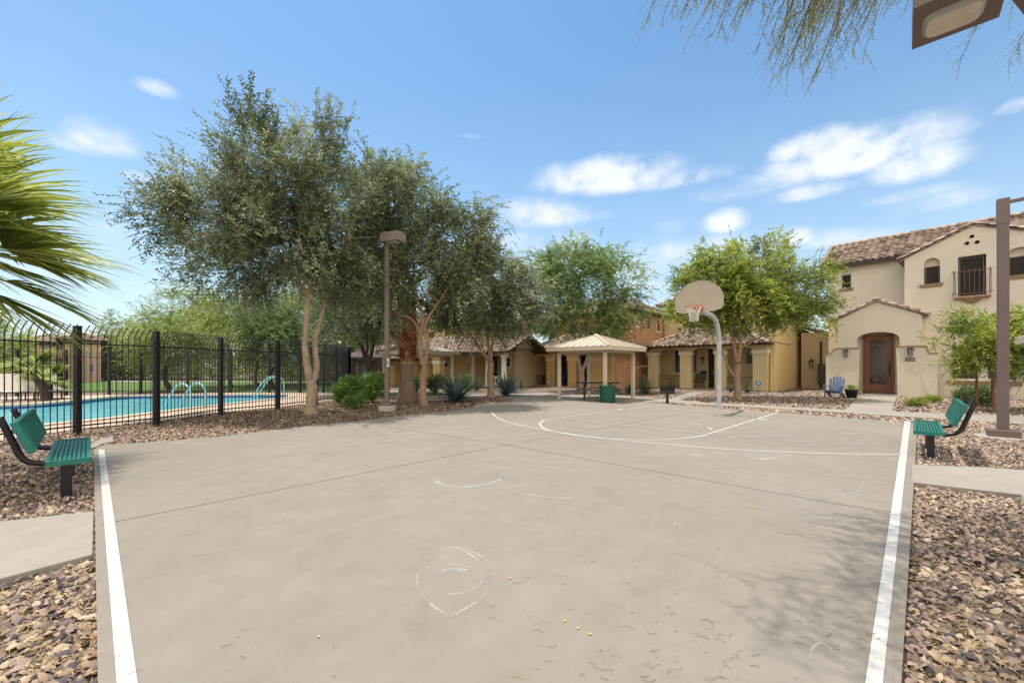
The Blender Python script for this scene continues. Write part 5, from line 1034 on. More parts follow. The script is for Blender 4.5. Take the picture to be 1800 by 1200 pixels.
k = MB(); hx = a1-.08; k.box(hx-.03,hx+.03,yD-.06,yD-.035,dz0+.95,dz0+1.5); k.tube([(hx,yD-.05,dz0+1.42),(hx-.0,yD-.12,dz0+1.35),(hx,yD-.12,dz0+1.1),(hx,yD-.05,dz0+1.02)], .014, 6); k.lathe([(.0,dz0+1.55),(.035,dz0+1.54),(.035,dz0+1.49)], hx, yD-.06, 8); k.build('handle', M_iron, dr)
lx = h(1488,620,-.16); lantern(H1, lx[0], -.16, szz(1488,620,-.16)+.02, 1.15); lx = h(1601,617,-.16); lantern(H1, lx[0], -.16, lx[1]+.02, 1.2)
q0 = h(1591,628,-.16); q1 = h(1608.5,634.5,-.16); np_ = MB().box(q0[0],q1[0],-.185,-.161,q1[1],q0[1]).build('number_plate', mat('bronze_plate', (.10,.06,.04), .6, .2, 20), H1)
def text(s, size, loc, parent, m, rx=math.radians(90), name='house_number', ext_=.006):
    cu = bpy.data.curves.new(name, 'FONT'); cu.body = s; cu.size = size; cu.extrude = ext_; cu.align_x = 'CENTER'; cu.align_y = 'CENTER'; o = bpy.data.objects.new('tmp', cu); C.objects.link(o)
    dg = bpy.context.evaluated_depsgraph_get(); me = bpy.data.meshes.new_from_object(o.evaluated_get(dg)); bpy.data.objects.remove(o); me.materials.clear(); me.materials.append(m)
    o = bpy.data.objects.new(name, me); C.objects.link(o); o.parent = parent; o.location = loc; o.rotation_euler = (rx,0,0); return o
text('1656', (q0[1]-q1[1])*1.15, ((q0[0]+q1[0])/2, -.19, (q0[1]+q1[1])/2), np_, mat('number_metal', (.42,.36,.28), .5, .1))
q = h(1580,679,-.0); MB().box(dR-.02,dR+.08,-.19,-.161,.35,.5).build('outlet_box', mat('white_plate', (.6,.6,.55)), H1) if False else None
# main facade
m0 = sx(1590,645,yM); apM = h(1711,396,yM); eMz = szz(1590,454,yM); mR = 2*apM[0]-m0 + .4; cw = []
def win_hole(px0,px1,pyb,pyt,ty=yM): a = h(px0,pyb,ty); b = h(px1,pyt,ty); c = h(px0,pyt,ty); d = h(px1,pyb,ty); return a[0], b[0], (a[1]+d[1])/2, (b[1]+c[1])/2
w1 = win_hole(1624,1652.5,499,468); w1t = szz(1638,454,yM); w2 = win_hole(1684,1733.5,520,449); w3 = win_hole(1769,1801,484,450); w3t = szz(1785,436,yM); w4 = win_hole(1671,1789,668,606)
vent = [h(1708.5,415.5,yM), h(1700,427.7,yM), h(1717.8,425.5,yM)]; vr = .075
holes = [arch(w1[0],w1[1],w1[2],w1[3]+.12,w1t-w1[3]-.1), rect(*w2), arch(w3[0],w3[1]+.25,w3[2],w3[3]+.1,w3t-w3[3]-.08), rect(*w4)] + [[(x+vr*math.cos(math.pi*i/6), z+vr*math.sin(math.pi*i/6)) for i in range(12)] for x, z in vent]
k = MB(); k.wall([(m0,-.1),(mR,-.1),(mR,eMz),(apM[0],apM[1]),(m0,eMz)], holes, yM, yM+.26); k.box(m0,m0+.2,yM+.262,yL+.3,-.1,eMz); k.build('wall', MS_beige, H1)
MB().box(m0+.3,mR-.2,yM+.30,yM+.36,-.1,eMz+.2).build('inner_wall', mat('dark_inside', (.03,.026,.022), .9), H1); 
for x, z in vent:
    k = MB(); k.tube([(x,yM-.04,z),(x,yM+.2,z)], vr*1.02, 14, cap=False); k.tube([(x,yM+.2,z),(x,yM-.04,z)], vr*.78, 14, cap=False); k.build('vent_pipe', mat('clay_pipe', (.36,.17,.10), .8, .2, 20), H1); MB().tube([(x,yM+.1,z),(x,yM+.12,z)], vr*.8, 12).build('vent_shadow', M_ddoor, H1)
ww = (w1[0]+.06,w1[1]-.14,w1[2]+.02,w1[3]); window(H1, w1[0]+.03,w1[1]-.03,w1[2]+.0,w1[3]+.02, yM+.20, M_screen, fw=.035, fr=M_framed); MB().box(w1[0]-.05,w1[1]+.05,yM+.262,yM+.28,w1[3],w1t+.1).build('arch_panel', MS_beige, H1)
sillp(H1, h(1616,500,yM)[0], h(1659,500,yM)[0], w1[2], yM, .12, .16)
window(H1, w3[0]+.02,w3[1]+.23,w3[2],w3[3], yM+.20, M_screen, fw=.035, fr=M_framed); MB().box(w3[0]-.05,w3[1]+.3,yM+.262,yM+.28,w3[3],w3t+.1).build('arch_panel', MS_beige, H1); sillp(H1, w3[0]-.12, w3[1]+.4, w3[2], yM, .12, .18)
window(H1, w2[0]+.03,w2[1]-.06,w2[2]+.02,w2[3]-.05, yM+.20, M_screen, fw=.035, fr=M_framed)
window(H1, w4[0],w4[0]+(w4[1]-w4[0])*.42,w4[2],w4[3], yM+.14, M_screen, fw=.06); window(H1, w4[0]+(w4[1]-w4[0])*.55,w4[1],w4[2],w4[3], yM+.14, M_screen, fw=.06); MB().box(w4[0]+(w4[1]-w4[0])*.42,w4[0]+(w4[1]-w4[0])*.55,yM+.1,yM+.2,w4[2],w4[3]).build('window_post', M_frame, H1)
sillp(H1, h(1665,676,yM)[0], h(1799,676,yM)[0], w4[2]-.03, yM, .14, .2)
# balcony ledge and rail
bl0, bl1 = h(1677,522,yM)[0], h(1742,520,yM)[0]; zb0 = w2[2]-.01; k = MB(); k.box(bl0,bl1,yM-.34,yM-.002,zb0-.10,zb0); bm = (bl0+bl1)/2
k.add([(bl0+.25,yM-.002,zb0-.101),(bl1-.25,yM-.002,zb0-.101),(bl1-.25,yM-.26,zb0-.101),(bl0+.25,yM-.26,zb0-.101),(bm-.12,yM-.002,zb0-.34),(bm+.12,yM-.002,zb0-.34),(bm+.1,yM-.06,zb0-.34),(bm-.1,yM-.06,zb0-.34)],[(3,2,6,7),(0,3,7,4),(2,1,5,6),(7,6,5,4)]); k.build('balcony_ledge', M_sill, H1, bevel=.01)
zr0, zr1 = zb0+.10, szz(1708,478,yM); k = MB(); n = 7
for z, o in ((zr0,.30),(zr1,.36)):
    k.bar((bl0+.0,yM-o,z),(bl1,yM-o,z),.025); k.bar((bl0,yM-o,z),(bl0,yM,z),.02); k.bar((bl1,yM-o,z),(bl1,yM,z),.02)
    for x in (bl0,bl1): k.tube([(x+.06*math.cos(t), yM-o, z+.05*math.sin(t)+.02) for t in [i*.6 for i in range(9)]], .012, 5)
for i in range(n+1):
    x = bl0 + .05 + (bl1-bl0-.1)*i/n; sp_ = (x-bm)*.06; k.tube([(x+sp_,yM-.36,zr1+.04),(x,yM-.37,(zr0+zr1)/2+.1),(x,yM-.31,zr0)], .012, 5); k.lathe([(0,zr1+.09),(.028,zr1+.06),(0,zr1+.03)], x+sp_, yM-.36, 6)
for x in (bl0,bl1):
    for o in (.12,.24): k.tube([(x,yM-o,zr1),(x,yM-o,zr0)], .012, 5)
k.build('balcony_rail', mat('rusty_rail', (.12,.075,.06), .6, .3, 20), H1)
# left wing
lx0 = sx(1456,600,yL); lze = szz(1480,470,yL); w5 = win_hole(1478,1496.5,507,482,yL); k = MB(); k.wall([(lx0,-.1),(m0+.3,-.1),(m0+.3,lze+.25),(lx0,lze+.25)], [rect(*w5)], yL, yL+.25); k.box(lx0,lx0+.2,yL+.252,9,-.1,lze+.25); k.build('left_wing_wall', MS_beige, H1)
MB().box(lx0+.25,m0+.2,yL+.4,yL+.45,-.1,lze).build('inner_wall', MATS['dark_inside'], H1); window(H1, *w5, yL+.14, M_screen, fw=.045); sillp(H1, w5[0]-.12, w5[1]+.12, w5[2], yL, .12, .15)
# roofs: long slope facing us behind the gable
re = h(1443,470,yL-.35); zr_ = 0; yR = yL+3.4; rg = h(1463,434,yR); rg2 = h(1690,398,yR); zrr = (rg[1]+rg2[1])/2; print('RG', rg, re)
ex0 = re[0]; ex1 = mR+3; zee = lze+.12; run = yR-(yL-.4); slL = math.hypot(run, zrr-zee); ru = Vector((0,run,zrr-zee))
rf = roof_solid([((ex0,yL-.4,zee),(ex1,yL-.4,zee),(ex1,yR,zrr),(rg[0],yR,zrr)),((ex0,yL-.4,zee),(rg[0],yR,zrr),(ex0,yR+3,zee))], H1, name='main_roof')
fx = (rg[0]-ex0); tiles((ex0,yL-.4,zee), (1,0,0), ru, ex1-ex0, slL, lambda s, r: s > fx*r/slL - .1, 'roof_tiles', rf, .31, .25); k = MB(); caps((ex0,yL-.4,zee+.08),(rg[0],yR,zrr+.08), rf, k); caps((rg[0],yR,zrr+.03),(ex1,yR,zrr+.03), rf, k, r=.16); k.build('ridge_cap', M_tile, rf)
MB().box(ex0,m0+.0,yL-.42,yL-.39,zee-.18,zee+.02).build('fascia', M_fas, rf)
# gable roof over the main facade, running back
k = MB(); ov = .12; gz = (apM[1]-eMz)/(apM[0]-m0); x0_ = m0-.22; pk = Vector((apM[0],yM-.06,apM[1]+.09)); caps((x0_,yM-.06,eMz-.22*gz+.05), pk, H1, k, .42, .13); caps((mR+.2,yM-.06,eMz-.22*gz+.05), pk, H1, k, .42, .13); k.build('gable_cap', M_tile, H1)
rf2 = roof_solid([((x0_,yM-.05,eMz-.22*gz),(apM[0],yM-.05,apM[1]+.03),(apM[0],yR,apM[1]+.03),(x0_,yR,eMz-.22*gz)),((mR+.2,yM-.05,eMz-.22*gz),(apM[0],yM-.05,apM[1]+.03),(apM[0],yR,apM[1]+.03),(mR+.2,yR,eMz-.22*gz))], H1, M_tile, 'gable_roof', .05)
sg = math.hypot(apM[0]-x0_, apM[1]-eMz+.22*gz); tiles((x0_,yR,eMz-.22*gz), (0,-1,0), (apM[0]-x0_,0,apM[1]-eMz+.22*gz), yR-yM, sg, lambda s,r: True, 'roof_tiles', rf2); tiles((mR+.2,yM,eMz-.22*gz), (0,1,0), (-(mR+.2-apM[0]),0,apM[1]-eMz+.22*gz), yR-yM, sg, lambda s,r: True, 'roof_tiles', rf2)
MB().box(lx0+.1,mR,yL+6,9,-.1,lze).build('rear_wall', MS_beige, H1)
# ---------------------------------------------------------------- generic cottage with a porch
def cottage(label, fr, mw, cols, pyE, eave, depth=1.9, arches=True, wins=(), doors=(), body=None, capm=None, colm=None, wcol=.34, roof=True, zr=None, side=None, rail_=False, rd=3.6, pyarch=None, name='cottage', group=None, capz=None, hip=True, backw=None, solid_right=None, round_=False):
    """cols: list of (pxa, pxb) on the front plane; pyE: row of the eave at the middle column; eave: (px left, px right)"""
    t = thing(name, label, 'house', (fr.O.x,fr.O.y,0), fr.rz, group); cl = [(fr.hit(a,650)[0], fr.hit(b,650)[0]) for a, b in cols]; mid = (cols[0][0]+cols[-1][1])/2; zE = fr.hit(mid, pyE)[1]; zs = fr.hit(mid, capz)[1] if capz else zE-.45
    x0, x1 = cl[0][0], cl[-1][1]
    if not round_:
        P = []; 
        for i, (a, b) in enumerate(cl):
            P += [(a,-.1),(b,-.1)]
            if i < len(cl)-1:
                c = cl[i+1][0]; P.append((b,zs)); n = 8
                for j in range(1,n): an = math.pi - math.pi*j/n; P.append(((b+c)/2 + (c-b)/2*math.cos(an), zs + (min(.32,zE-zs-.1) if arches else 0)*math.sin(an) + (0 if arches else .01)))
                P.append((c,zs))
        P += [(x1,zE),(x0,zE)]; k = MB(); k.wall(P, [], 0, .42)
        for (a, b) in (cl[0], cl[-1]):
            pass
        k.build('porch_wall', mw, t)
        for (a, b) in cl: k = MB(); k.box(a-.07,b+.07,-.07,.49,zs-.10,zs+.06); k.box(a-.04,b+.04,-.04,.46,zs-.16,zs-.101); k.build('capital', capm or M_trim, t, bevel=.01)
    else:
        MB().box(x0-.1,x1+.1,0,.3,zs+.05,zE).build('porch_beam', capm or M_trim, t)
        for (a, b) in cl: m_ = (a+b)/2; r = (b-a)/2; k = MB(); k.lathe([(r*1.3,-.05),(r*1.3,.1),(r,.14),(r*.85,zs-.15),(r*1.25,zs-.08),(r*1.3,zs+.05)], m_, .15, 14); k.build('column', colm or M_white, t)
    # body behind the porch
    bx0, bx1 = (x0, x1) if body is None else (fr.hit(body[0],650,depth)[0], fr.hit(body[1],650,depth)[0]); hs = []; fw = []
    for (a, b, yb, yt, kind) in wins: p = fr.hit(a,yb,depth); q = fr.hit(b,yt,depth); hs.append(rect(p[0],q[0],p[1],q[1])); fw.append((p[0],q[0],p[1],q[1],kind))
    dd = []
    for (a, b, yt) in doors: p = fr.hit(a,650,depth)[0]; q = fr.hit(b,yt,depth); hs.append(rect(p,q[0],-.05,q[1])); dd.append((p,q[0],q[1]))
    wb = mw if backw is None else backw
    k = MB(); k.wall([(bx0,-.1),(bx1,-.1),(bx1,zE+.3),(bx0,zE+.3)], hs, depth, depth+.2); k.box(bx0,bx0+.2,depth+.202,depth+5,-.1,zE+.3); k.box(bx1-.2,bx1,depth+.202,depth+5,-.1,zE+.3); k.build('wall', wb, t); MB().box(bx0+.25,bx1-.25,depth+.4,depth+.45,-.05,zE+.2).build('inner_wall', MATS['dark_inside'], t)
    MB().box(x0,x1,-.1,depth,-.1,.02).build('porch_floor', M_path, t)
    MB().box(x0+.02,x1-.02,.43,depth-.01,zE-.04,zE+.03).build('porch_ceiling', mw, t)
    for (a,b,c,d,kind) in fw:
        window(t, a,b,c,d, depth+.10, {'g':M_glb}.get(kind, M_glass), mullion=2 if (b-a) > 1.2 else 1, fw=.06, rail_=(kind == 'g')); sillp(t, a-.1,b+.1,c,depth,.1,.1,M_trim)
        if kind == 'w': k = MB(); k.box(a-.1,a-.002,depth-.04,depth-.003,c,d+.1); k.box(b+.002,b+.1,depth-.04,depth-.003,c,d+.1); k.box(a-.002,b+.002,depth-.04,depth-.003,d+.002,d+.1); k.build('window_trim', M_white, t)
    for (a,b,c) in dd: k = MB().box(a+.02,b-.02,depth+.05,depth+.10,.02,c-.02); k.box(a+.15,b-.15,depth+.03,depth+.049,c*.55,c-.2); k.box(a+.15,b-.15,depth+.03,depth+.049,.2,c*.45); dk = k.build('door', M_blued if round_ else M_ddoor, t); MB().tube([(b-.12,depth+.05,.95),(b-.12,depth-.0,1.0),(b-.12,depth,1.15),(b-.12,depth+.05,1.2)], .015, 6).build('handle', M_galv, dk)
    if side: k = MB(); xs_ = side[0]; k.box(xs_-.25 if side[1] < 0 else xs_, xs_ if side[1] < 0 else xs_+.25, -.0, depth, -.1, zE); 
    if roof and not hip:
        zr_g = zr or zE+1.15
        for xg in (x0+.02, x1-.22): k = MB(); k.add([(xg,-.0,zE+.31),(xg,rd*2-.9,zE+.31),(xg,rd-.45,zr_g-.12),(xg+.2,-.0,zE+.31),(xg+.2,rd*2-.9,zE+.31),(xg+.2,rd-.45,zr_g-.12)],[(0,1,2),(5,4,3),(0,2,5,3),(2,1,4,5),(1,0,3,4)]); k.build('gable_wall', mw, t)
    if roof: e0, e1 = fr.hit(eave[0],pyE,-.45)[0], fr.hit(eave[1],pyE,-.45)[0]; gable_or_hip(t, e0, e1, -.45, rd*2-.45, zE, zr or zE+1.15, hip=hip, name='porch_roof', back=False)
    if rail_:
        for i in range(len(cl)-1):
            if i in rail_:
                a, b = cl[i][1]+.02, cl[i+1][0]-.02; k = MB()
                if round_:
                    k.bar((a,.15,.72),(b,.15,.72),.06); k.bar((a,.15,.12),(b,.15,.12),.06); m_ = (a+b)/2; k.bar((m_,.15,.12),(m_,.15,.72),.05)
                    for u, v_ in ((a,m_),(m_,b)): k.bar((u,.15,.15),(v_,.15,.69),.04); k.bar((u,.17,.69),(v_,.17,.15),.04)
                    k.build('porch_railing', M_white, t)
                else:
                    k.bar((a,.2,.80),(b,.2,.80),.03); k.bar((a,.2,.12),(b,.2,.12),.03); q = a
                    while q < b: k.bar((q,.2,.12),(q,.2,.80),.014); q += .11
                    k.build('porch_railing', M_black, t)
    return t, zE
dG = -V
# ---- G: yellow house behind the hoop
fG = Frame(G(1348,687.5), dG); tG, zG_ = cottage('yellow stucco house with a tiled porch on square columns behind the basketball hoop', fG, MS_yel2, [(1139,1156),(1195,1214.5),(1256,1275.5),(1323,1348.5)], 607, (1130,1353), depth=1.6, wins=[(1185,1196,655,614,'b'),(1213.5,1225,655,613,'b'),(1310,1323,640,610,'b')], doors=[(1245,1257,611)], capz=619, rail_=(0,2), zr=zG_ if False else None, rd=2.4, body=(1142,1366), name='cottage')
# side wall going back on the right
x1_ = fG.hit(1348.5,650)[0]; kx = x1_+.28
def sidehit(fr, px, py, xs_):   # intersect ray with local plane x = xs_
    r = Vector(((px-CX)/F,1.0,(HY-py)/F)); kk = (xs_ + fr.O.dot(fr.d))/r.dot(fr.d); p = Vector((0,0,HC)) + r*kk; q = p - fr.O; return q.dot(fr.n), p.z
yb0 = sidehit(fG,1357,640,kx)[0]; yb1 = sidehit(fG,1423,640,kx)[0]; zsd = sidehit(fG,1423,590,kx)[1]
k = MB().box(kx-.25,kx,max(.45,yb0),yb1,-.1,zG_+1.4); k.build('side_wall', MS_yel, tG)
k = MB().box(kx-.27,kx+.02,.425,max(.46,yb0)+.3,zG_-.35,zG_); k.build('side_lintel', MS_yel2, tG)
up0, up1 = fG.hit(1168,600,4.2)[0], kx; zu = fG.hit(1168,538,4.2)[1]; MB().box(up0,up1-.26,4.2,max(yb1,5.5),zG_+.2,zu).build('upper_wall', MS_yel2, tG); gable_or_hip(tG, up0-.5, up1+.3, 3.8, 9.5, zu, zu+1.3, name='upper_roof', back=False)
for px in (1215,1290): w_ = fG.hit(px,585,4.2); window(tG, w_[0], w_[0]+.8, w_[1]-.1, w_[1]+1.0, 4.17, M_glass)
lantern(tG, fG.hit(1236.5,640,1.6)[0], 1.6, fG.hit(1236.5,632,1.6)[1], 1.2); x_ = fG.hit(1236.5,643,1.6); MB().box(x_[0]-.18,x_[0]+.18,1.57,1.597,x_[1]-.05,x_[1]+.05).build('number_plate', M_frame, tG)
# flag banner on the porch wall
p_ = fG.hit(1236.5,659,1.45); t = thing('striped_banner', 'dark banner with pale stripes hanging by the yellow house door', 'banner', fG.O + fG.d*p_[0] + fG.n*1.45 + Vector((0,0,p_[1])), fG.rz)
MB().box(-.2,.2,-.005,.005,-.28,.28).build('cloth', M_ddoor, t); MB().box(-.2,.2,-.012,-.0055,-.02,.06).build('stripe', mat('banner_stripe', (.5,.42,.35)), t); MB().box(-.2,.2,-.012,-.0055,-.18,-.10).build('stripe', MATS['banner_stripe'], t); MB().tube([(-.22,0,.28),(.22,0,.28)], .01, 6).build('hanging_rod', M_black, t)
def chair(label, pos, rz, m=M_black, ms=None, name='porch_chair', cat='chair', s=1.0):
    t = thing(name, label, cat, pos, rz); ms = ms or m
    MB().box(-.27*s,.27*s,-.25*s,.25*s,.38*s,.44*s).build('seat', ms, t, bevel=.01); k = MB(); k.add([(-.27*s,.22*s,.5*s),(.27*s,.22*s,.5*s),(.27*s,.36*s,.95*s),(-.27*s,.36*s,.95*s),(-.27*s,.26*s,.5*s),(.27*s,.26*s,.5*s),(.27*s,.40*s,.95*s),(-.27*s,.40*s,.95*s)],[(0,1,2,3),(7,6,5,4),(0,4,5,1),(3,2,6,7),(0,3,7,4),(1,5,6,2)]); k.build('backrest', ms, t)
    for sx_ in (-1,1):
        for sy_ in (-1,1): MB().tube([(sx_*.27*s,sy_*.25*s,0),(sx_*.26*s,sy_*.24*s,(.62 if sy_ < 0 else .5)*s)], .02*s, 6).build('leg', m, t)
        MB().bar((sx_*.28*s,-.28*s,.63*s),(sx_*.28*s,.3*s,.65*s),.05*s,.03*s).build('armrest', m, t)
    return t
def inporch(fr, px, py, ty): x, z = fr.hit(px,py,ty); return fr.O + fr.d*x + fr.n*ty + Vector((0,0,.02))
chair('wooden armchair with dark back on the yellow house porch', inporch(fG,1228,670,1.0), fG.rz, mat('brown_wood', (.25,.10,.045), .6, .2, 9), mat('grey_cushion', (.10,.09,.09), .9))
o = thing('round_side_table', 'small dark table with a yellow plant behind the porch rail of the yellow house', 'table', inporch(fG,1178,670,.9)); MB().lathe([(0,.55),(.33,.55),(.34,.58),(0,.59)], n=16).build('tabletop', M_black, o); MB().tube([(0,0,0),(0,0,.56)], .03, 8).build('leg', M_black, o)
# ---- F: orange house
fF = Frame(G(1076,682.5), dG); tF, zF_ = cottage('orange stucco house with arched porch behind the nearer shelter', fF, MS_or2, [(927,940.5),(960,974.5),(998,1013),(1039,1076)], 615, (916,1094), depth=1.8, wins=[(1010,1020,652,617,'g'),(984,996,655,622,'b')], doors=[(1022,1031,622)], capz=631, capm=mat('peach_trim', (.60,.38,.20), .8), rail_=(0,), rd=2.5, body=(930,1085), backw=MS_or)
xF = fF.hit(1076,650)[0]+.05; yb0 = .45; yF1 = sidehit(fF,1172,640,xF)[0]; zt1 = sidehit(fF,1076,545,xF)[1]; zt1 = sidehit(fF,1168,557,xF)[1]
hs = []; fws = []
for a,b,yt,yb in ((1104,1109,569,581),(1116.5,1120.5,560,573),(1136.5,1141.5,560.5,579),(1154.5,1159,562,582.5),(1074,1080,557,572)):
    p = sidehit(fF,a,yb,xF); q = sidehit(fF,b,yt,xF); fws.append((p[0],q[0],min(p[1],q[1]),max(p[1],q[1])))
k = MB().box(xF-.25,xF,.45,yF1,-.1,zt1); k.box(xF-7.5,xF-.252,2.6,2.85,zF_+.3,zt1); k.build('upper_wall', MS_or, tF)
for (a,b,c,d) in fws:
    k = MB(); k.box(xF+.0,xF+.03,a,b,c,d); w_ = k.build('window', M_frame, tF); MB().box(xF+.031,xF+.036,a+.05,b-.05,c+.05,d-.05).build('pane', M_glass, w_); MB().box(xF,xF+.09,a-.08,b+.08,c-.10,c-.002).build('sill', M_trim, w_)
for px in (950,1000): w_ = fF.hit(px,590,2.6); window(tF, w_[0], w_[0]+.8, w_[1]-.0, w_[1]+1.1, 2.57, M_glass)
gable_or_hip(tF, xF-8, xF+.45, 2.2, yF1+.4, zt1, zt1+1.4, name='upper_roof', back=False, hl=2.5)
MB().box(xF+.3, xF+.3+.75, 5.6, 5.8, -.1, 1.85).build('garden_wall', MS_tan, tF)
chair('dark rocking chair on the orange house porch', inporch(fF,953,670,.9), fF.rz, M_black, name='rocking_chair'); c_ = thing('round_chair', 'blue black round backed chair on the orange house porch', 'chair', inporch(fF,991,670,.9), fF.rz+.3)
k = MB(); k.lathe([(0,.3),(.25,.33),(.38,.45),(.42,.7)], n=16); M_navy = mat('navy_wicker', (.02,.03,.06), .7, .3, 30); k.build('seat', M_navy, c_); k = MB(); k.add([(-.42,.3,.4),(.42,.3,.4),(.46,.42,.8),(.3,.5,1.15),(-.3,.5,1.15),(-.46,.42,.8)],[(0,1,2,3,4,5)]); k.build('backrest', M_navy, c_); MB().lathe([(.3,0),(.28,.05),(.1,.3)], n=12).build('base', M_black, c_)
# ---- E: tan house with white columns
fE = Frame(G(887,680.5), dG); tE, zE_ = cottage('tan house with white porch columns and blue grey door', fE, MS_tan, [(798,806),(823,830.5),(851,857),(879.5,887)], 620, (791,893), depth=1.7, wins=[(833.5,850.5,655,628,'w'),(887.5,897,645,627,'w')], doors=[(862,875,626)], capz=626, rail_=(0,2), round_=True, rd=2.2, body=(800,906), hip=False)
xE1 = fE.hit(906,650,1.7)[0]; xE0 = fE.hit(800,650,1.7)[0]; zu = fE.hit(900,575,3.5)[1]; yE9 = sidehit(fE,927,645,xE1+.02)[0]; print('yE9',yE9); k = MB().box(xE0,xE1-.03,3.5,3.7,zE_+.3,zu); k.box(xE1-.25,xE1+.02,1.92,max(3.0,yE9),-.12,zu-.02); k.build('upper_wall', MS_tan, tE); gable_or_hip(tE, xE0-.4, xE1+.4, 3.0, 9, zu, zu+1.2, name='upper_roof', back=False)
for px in (840,905): w_ = fE.hit(px,600,3.5); window(tE, w_[0], w_[0]+.9, w_[1]-.1, w_[1]+.9, 3.47, M_glass)
# ---- D: gold house behind the farther shelter
fD = Frame(G(772,680.5), dG); tD, zD_ = cottage('gold stucco house with small arches behind the farther shelter', fD, MS_gold, [(694,704),(720,729),(742,750),(761,773)], 622, (684,800), depth=1.6, wins=[(779,786,645,632,'b'),(733,738,652,634,'b')], doors=[(752,758,634)], capz=636, rail_=(1,), rd=2.4, body=(696,800))
xD0, xD1 = fD.hit(690,650,3)[0], fD.hit(800,650,3)[0]; zu = fD.hit(750,570,3)[1]; MB().box(xD0,xD1,3,8,zD_,zu).build('upper_wall', MS_gold, tD); gable_or_hip(tD, xD0-.5, xD1+.5, 2.5, 8.5, zu, zu+1.2, name='upper_roof', back=False)
for px in (755,712): w_ = fD.hit(px,606,3); window(tD, w_[0], w_[0]+.75, w_[1], w_[1]+1.05, 2.97, M_glass, mullion=2, rail_=1)
# ---- C: yellow house behind the shrubs
fC = Frame(G(700,679.5), dG); tC, zC_ = cottage('yellow house with pale garden shelter behind the shrubs left of the slim light pole', fC, MS_gold, [(598,607),(624,632),(650,657),(674,684)], 633, (592,690), depth=1.6, wins=[(611,616,656,641,'b'),(662,668,655,638,'b')], doors=[(640,645,640)], capz=644, rd=2.6, body=(598,700))
xC0, xC1 = fC.hit(600,650,3)[0], fC.hit(695,650,3)[0]; zu = fC.hit(650,590,3)[1]; MB().box(xC0,xC1,3,8,zC_,zu).build('upper_wall', MS_pink, tC); gable_or_hip(tC, xC0-.5, xC1+.5, 2.5, 8.5, zu, zu+1.3, name='upper_roof', back=False)
for px in (620,665): w_ = fC.hit(px,622,3); window(tC, w_[0], w_[0]+.75, w_[1], w_[1]+1.05, 2.97, M_glass)
# ---- houses seen between G and the beige house
fB = Frame(Hp(1424,645,28), dG); tB = thing('narrow_house', 'tan house side seen in the gap between the yellow and the beige house', 'house', (fB.O.x,fB.O.y,0), fB.rz)
b1 = fB.hit(1448,645)[0]; zt = fB.hit(1436,584)[1]; k = MB().box(-.5,b1,0,6,-.1,zt); k.build('wall', MS_tan, tB); roof_solid([((-.8,-.3,zt+.6),(b1+.3,-.3,zt),(b1+.3,6,zt),(-.8,6,zt+.6))], tB, M_tile, 'roof', .1)
pB = fB.hit(1443,600,-.1); MB().tube([(pB[0],-.1,0),(pB[0],-.1,pB[1])], .06, 8).build('downpipe', M_iron, tB); x_ = fB.hit(1427,637); lantern(tB, x_[0], 0, x_[1], 1.4)
x_ = fB.hit(1442,660,-.3); MB().box(x_[0]-.15,x_[0]+.35,-.3,-.02,.3,1.6).build('meter_box', mat('dark_meter', (.06,.05,.05), .6), tB)
# ---- pool building (dark ramada) and far houses
pr = G(600,690); t = thing('pool_building', 'dark roofed open pool pavilion at the fence corner', 'pavilion', (pr.x-.2,pr.y+4.5,0), math.radians(10), None)
Yp = pr.y+4.5; s_ = Yp/F; zb = HC+(645-628)*s_; za_ = HC+(645-609)*s_; w2_ = 32*s_
roof_solid([((-w2_,-w2_,zb),(w2_,-w2_,zb),(0,0,za_)),((w2_,-w2_,zb),(w2_,w2_,zb),(0,0,za_)),((w2_,w2_,zb),(-w2_,w2_,zb),(0,0,za_)),((-w2_,w2_,zb),(-w2_,-w2_,zb),(0,0,za_))], t, mat('dusky_tile', (.09,.06,.065), .8, .3, 6), 'roof', .15)
for x,y in ((-1,-1),(1,-1),(1,1),(-1,1)): MB().box(x*w2_*.85-.15,x*w2_*.85+.15,y*w2_*.85-.15,y*w2_*.85+.15,-.05,zb).build('post', M_fas, t)
MB().box(-w2_*.6,w2_*.7,w2_*.5,w2_*.6,-.05,zb-.2).build('back_wall', mat('dim_wall', (.12,.09,.085), .9), t); MB().box(-w2_*.3,w2_*.2,w2_*.49,w2_*.499,.0,zb-.4).build('opening', mat('sky_blue_door', (.12,.17,.22), .6), t)
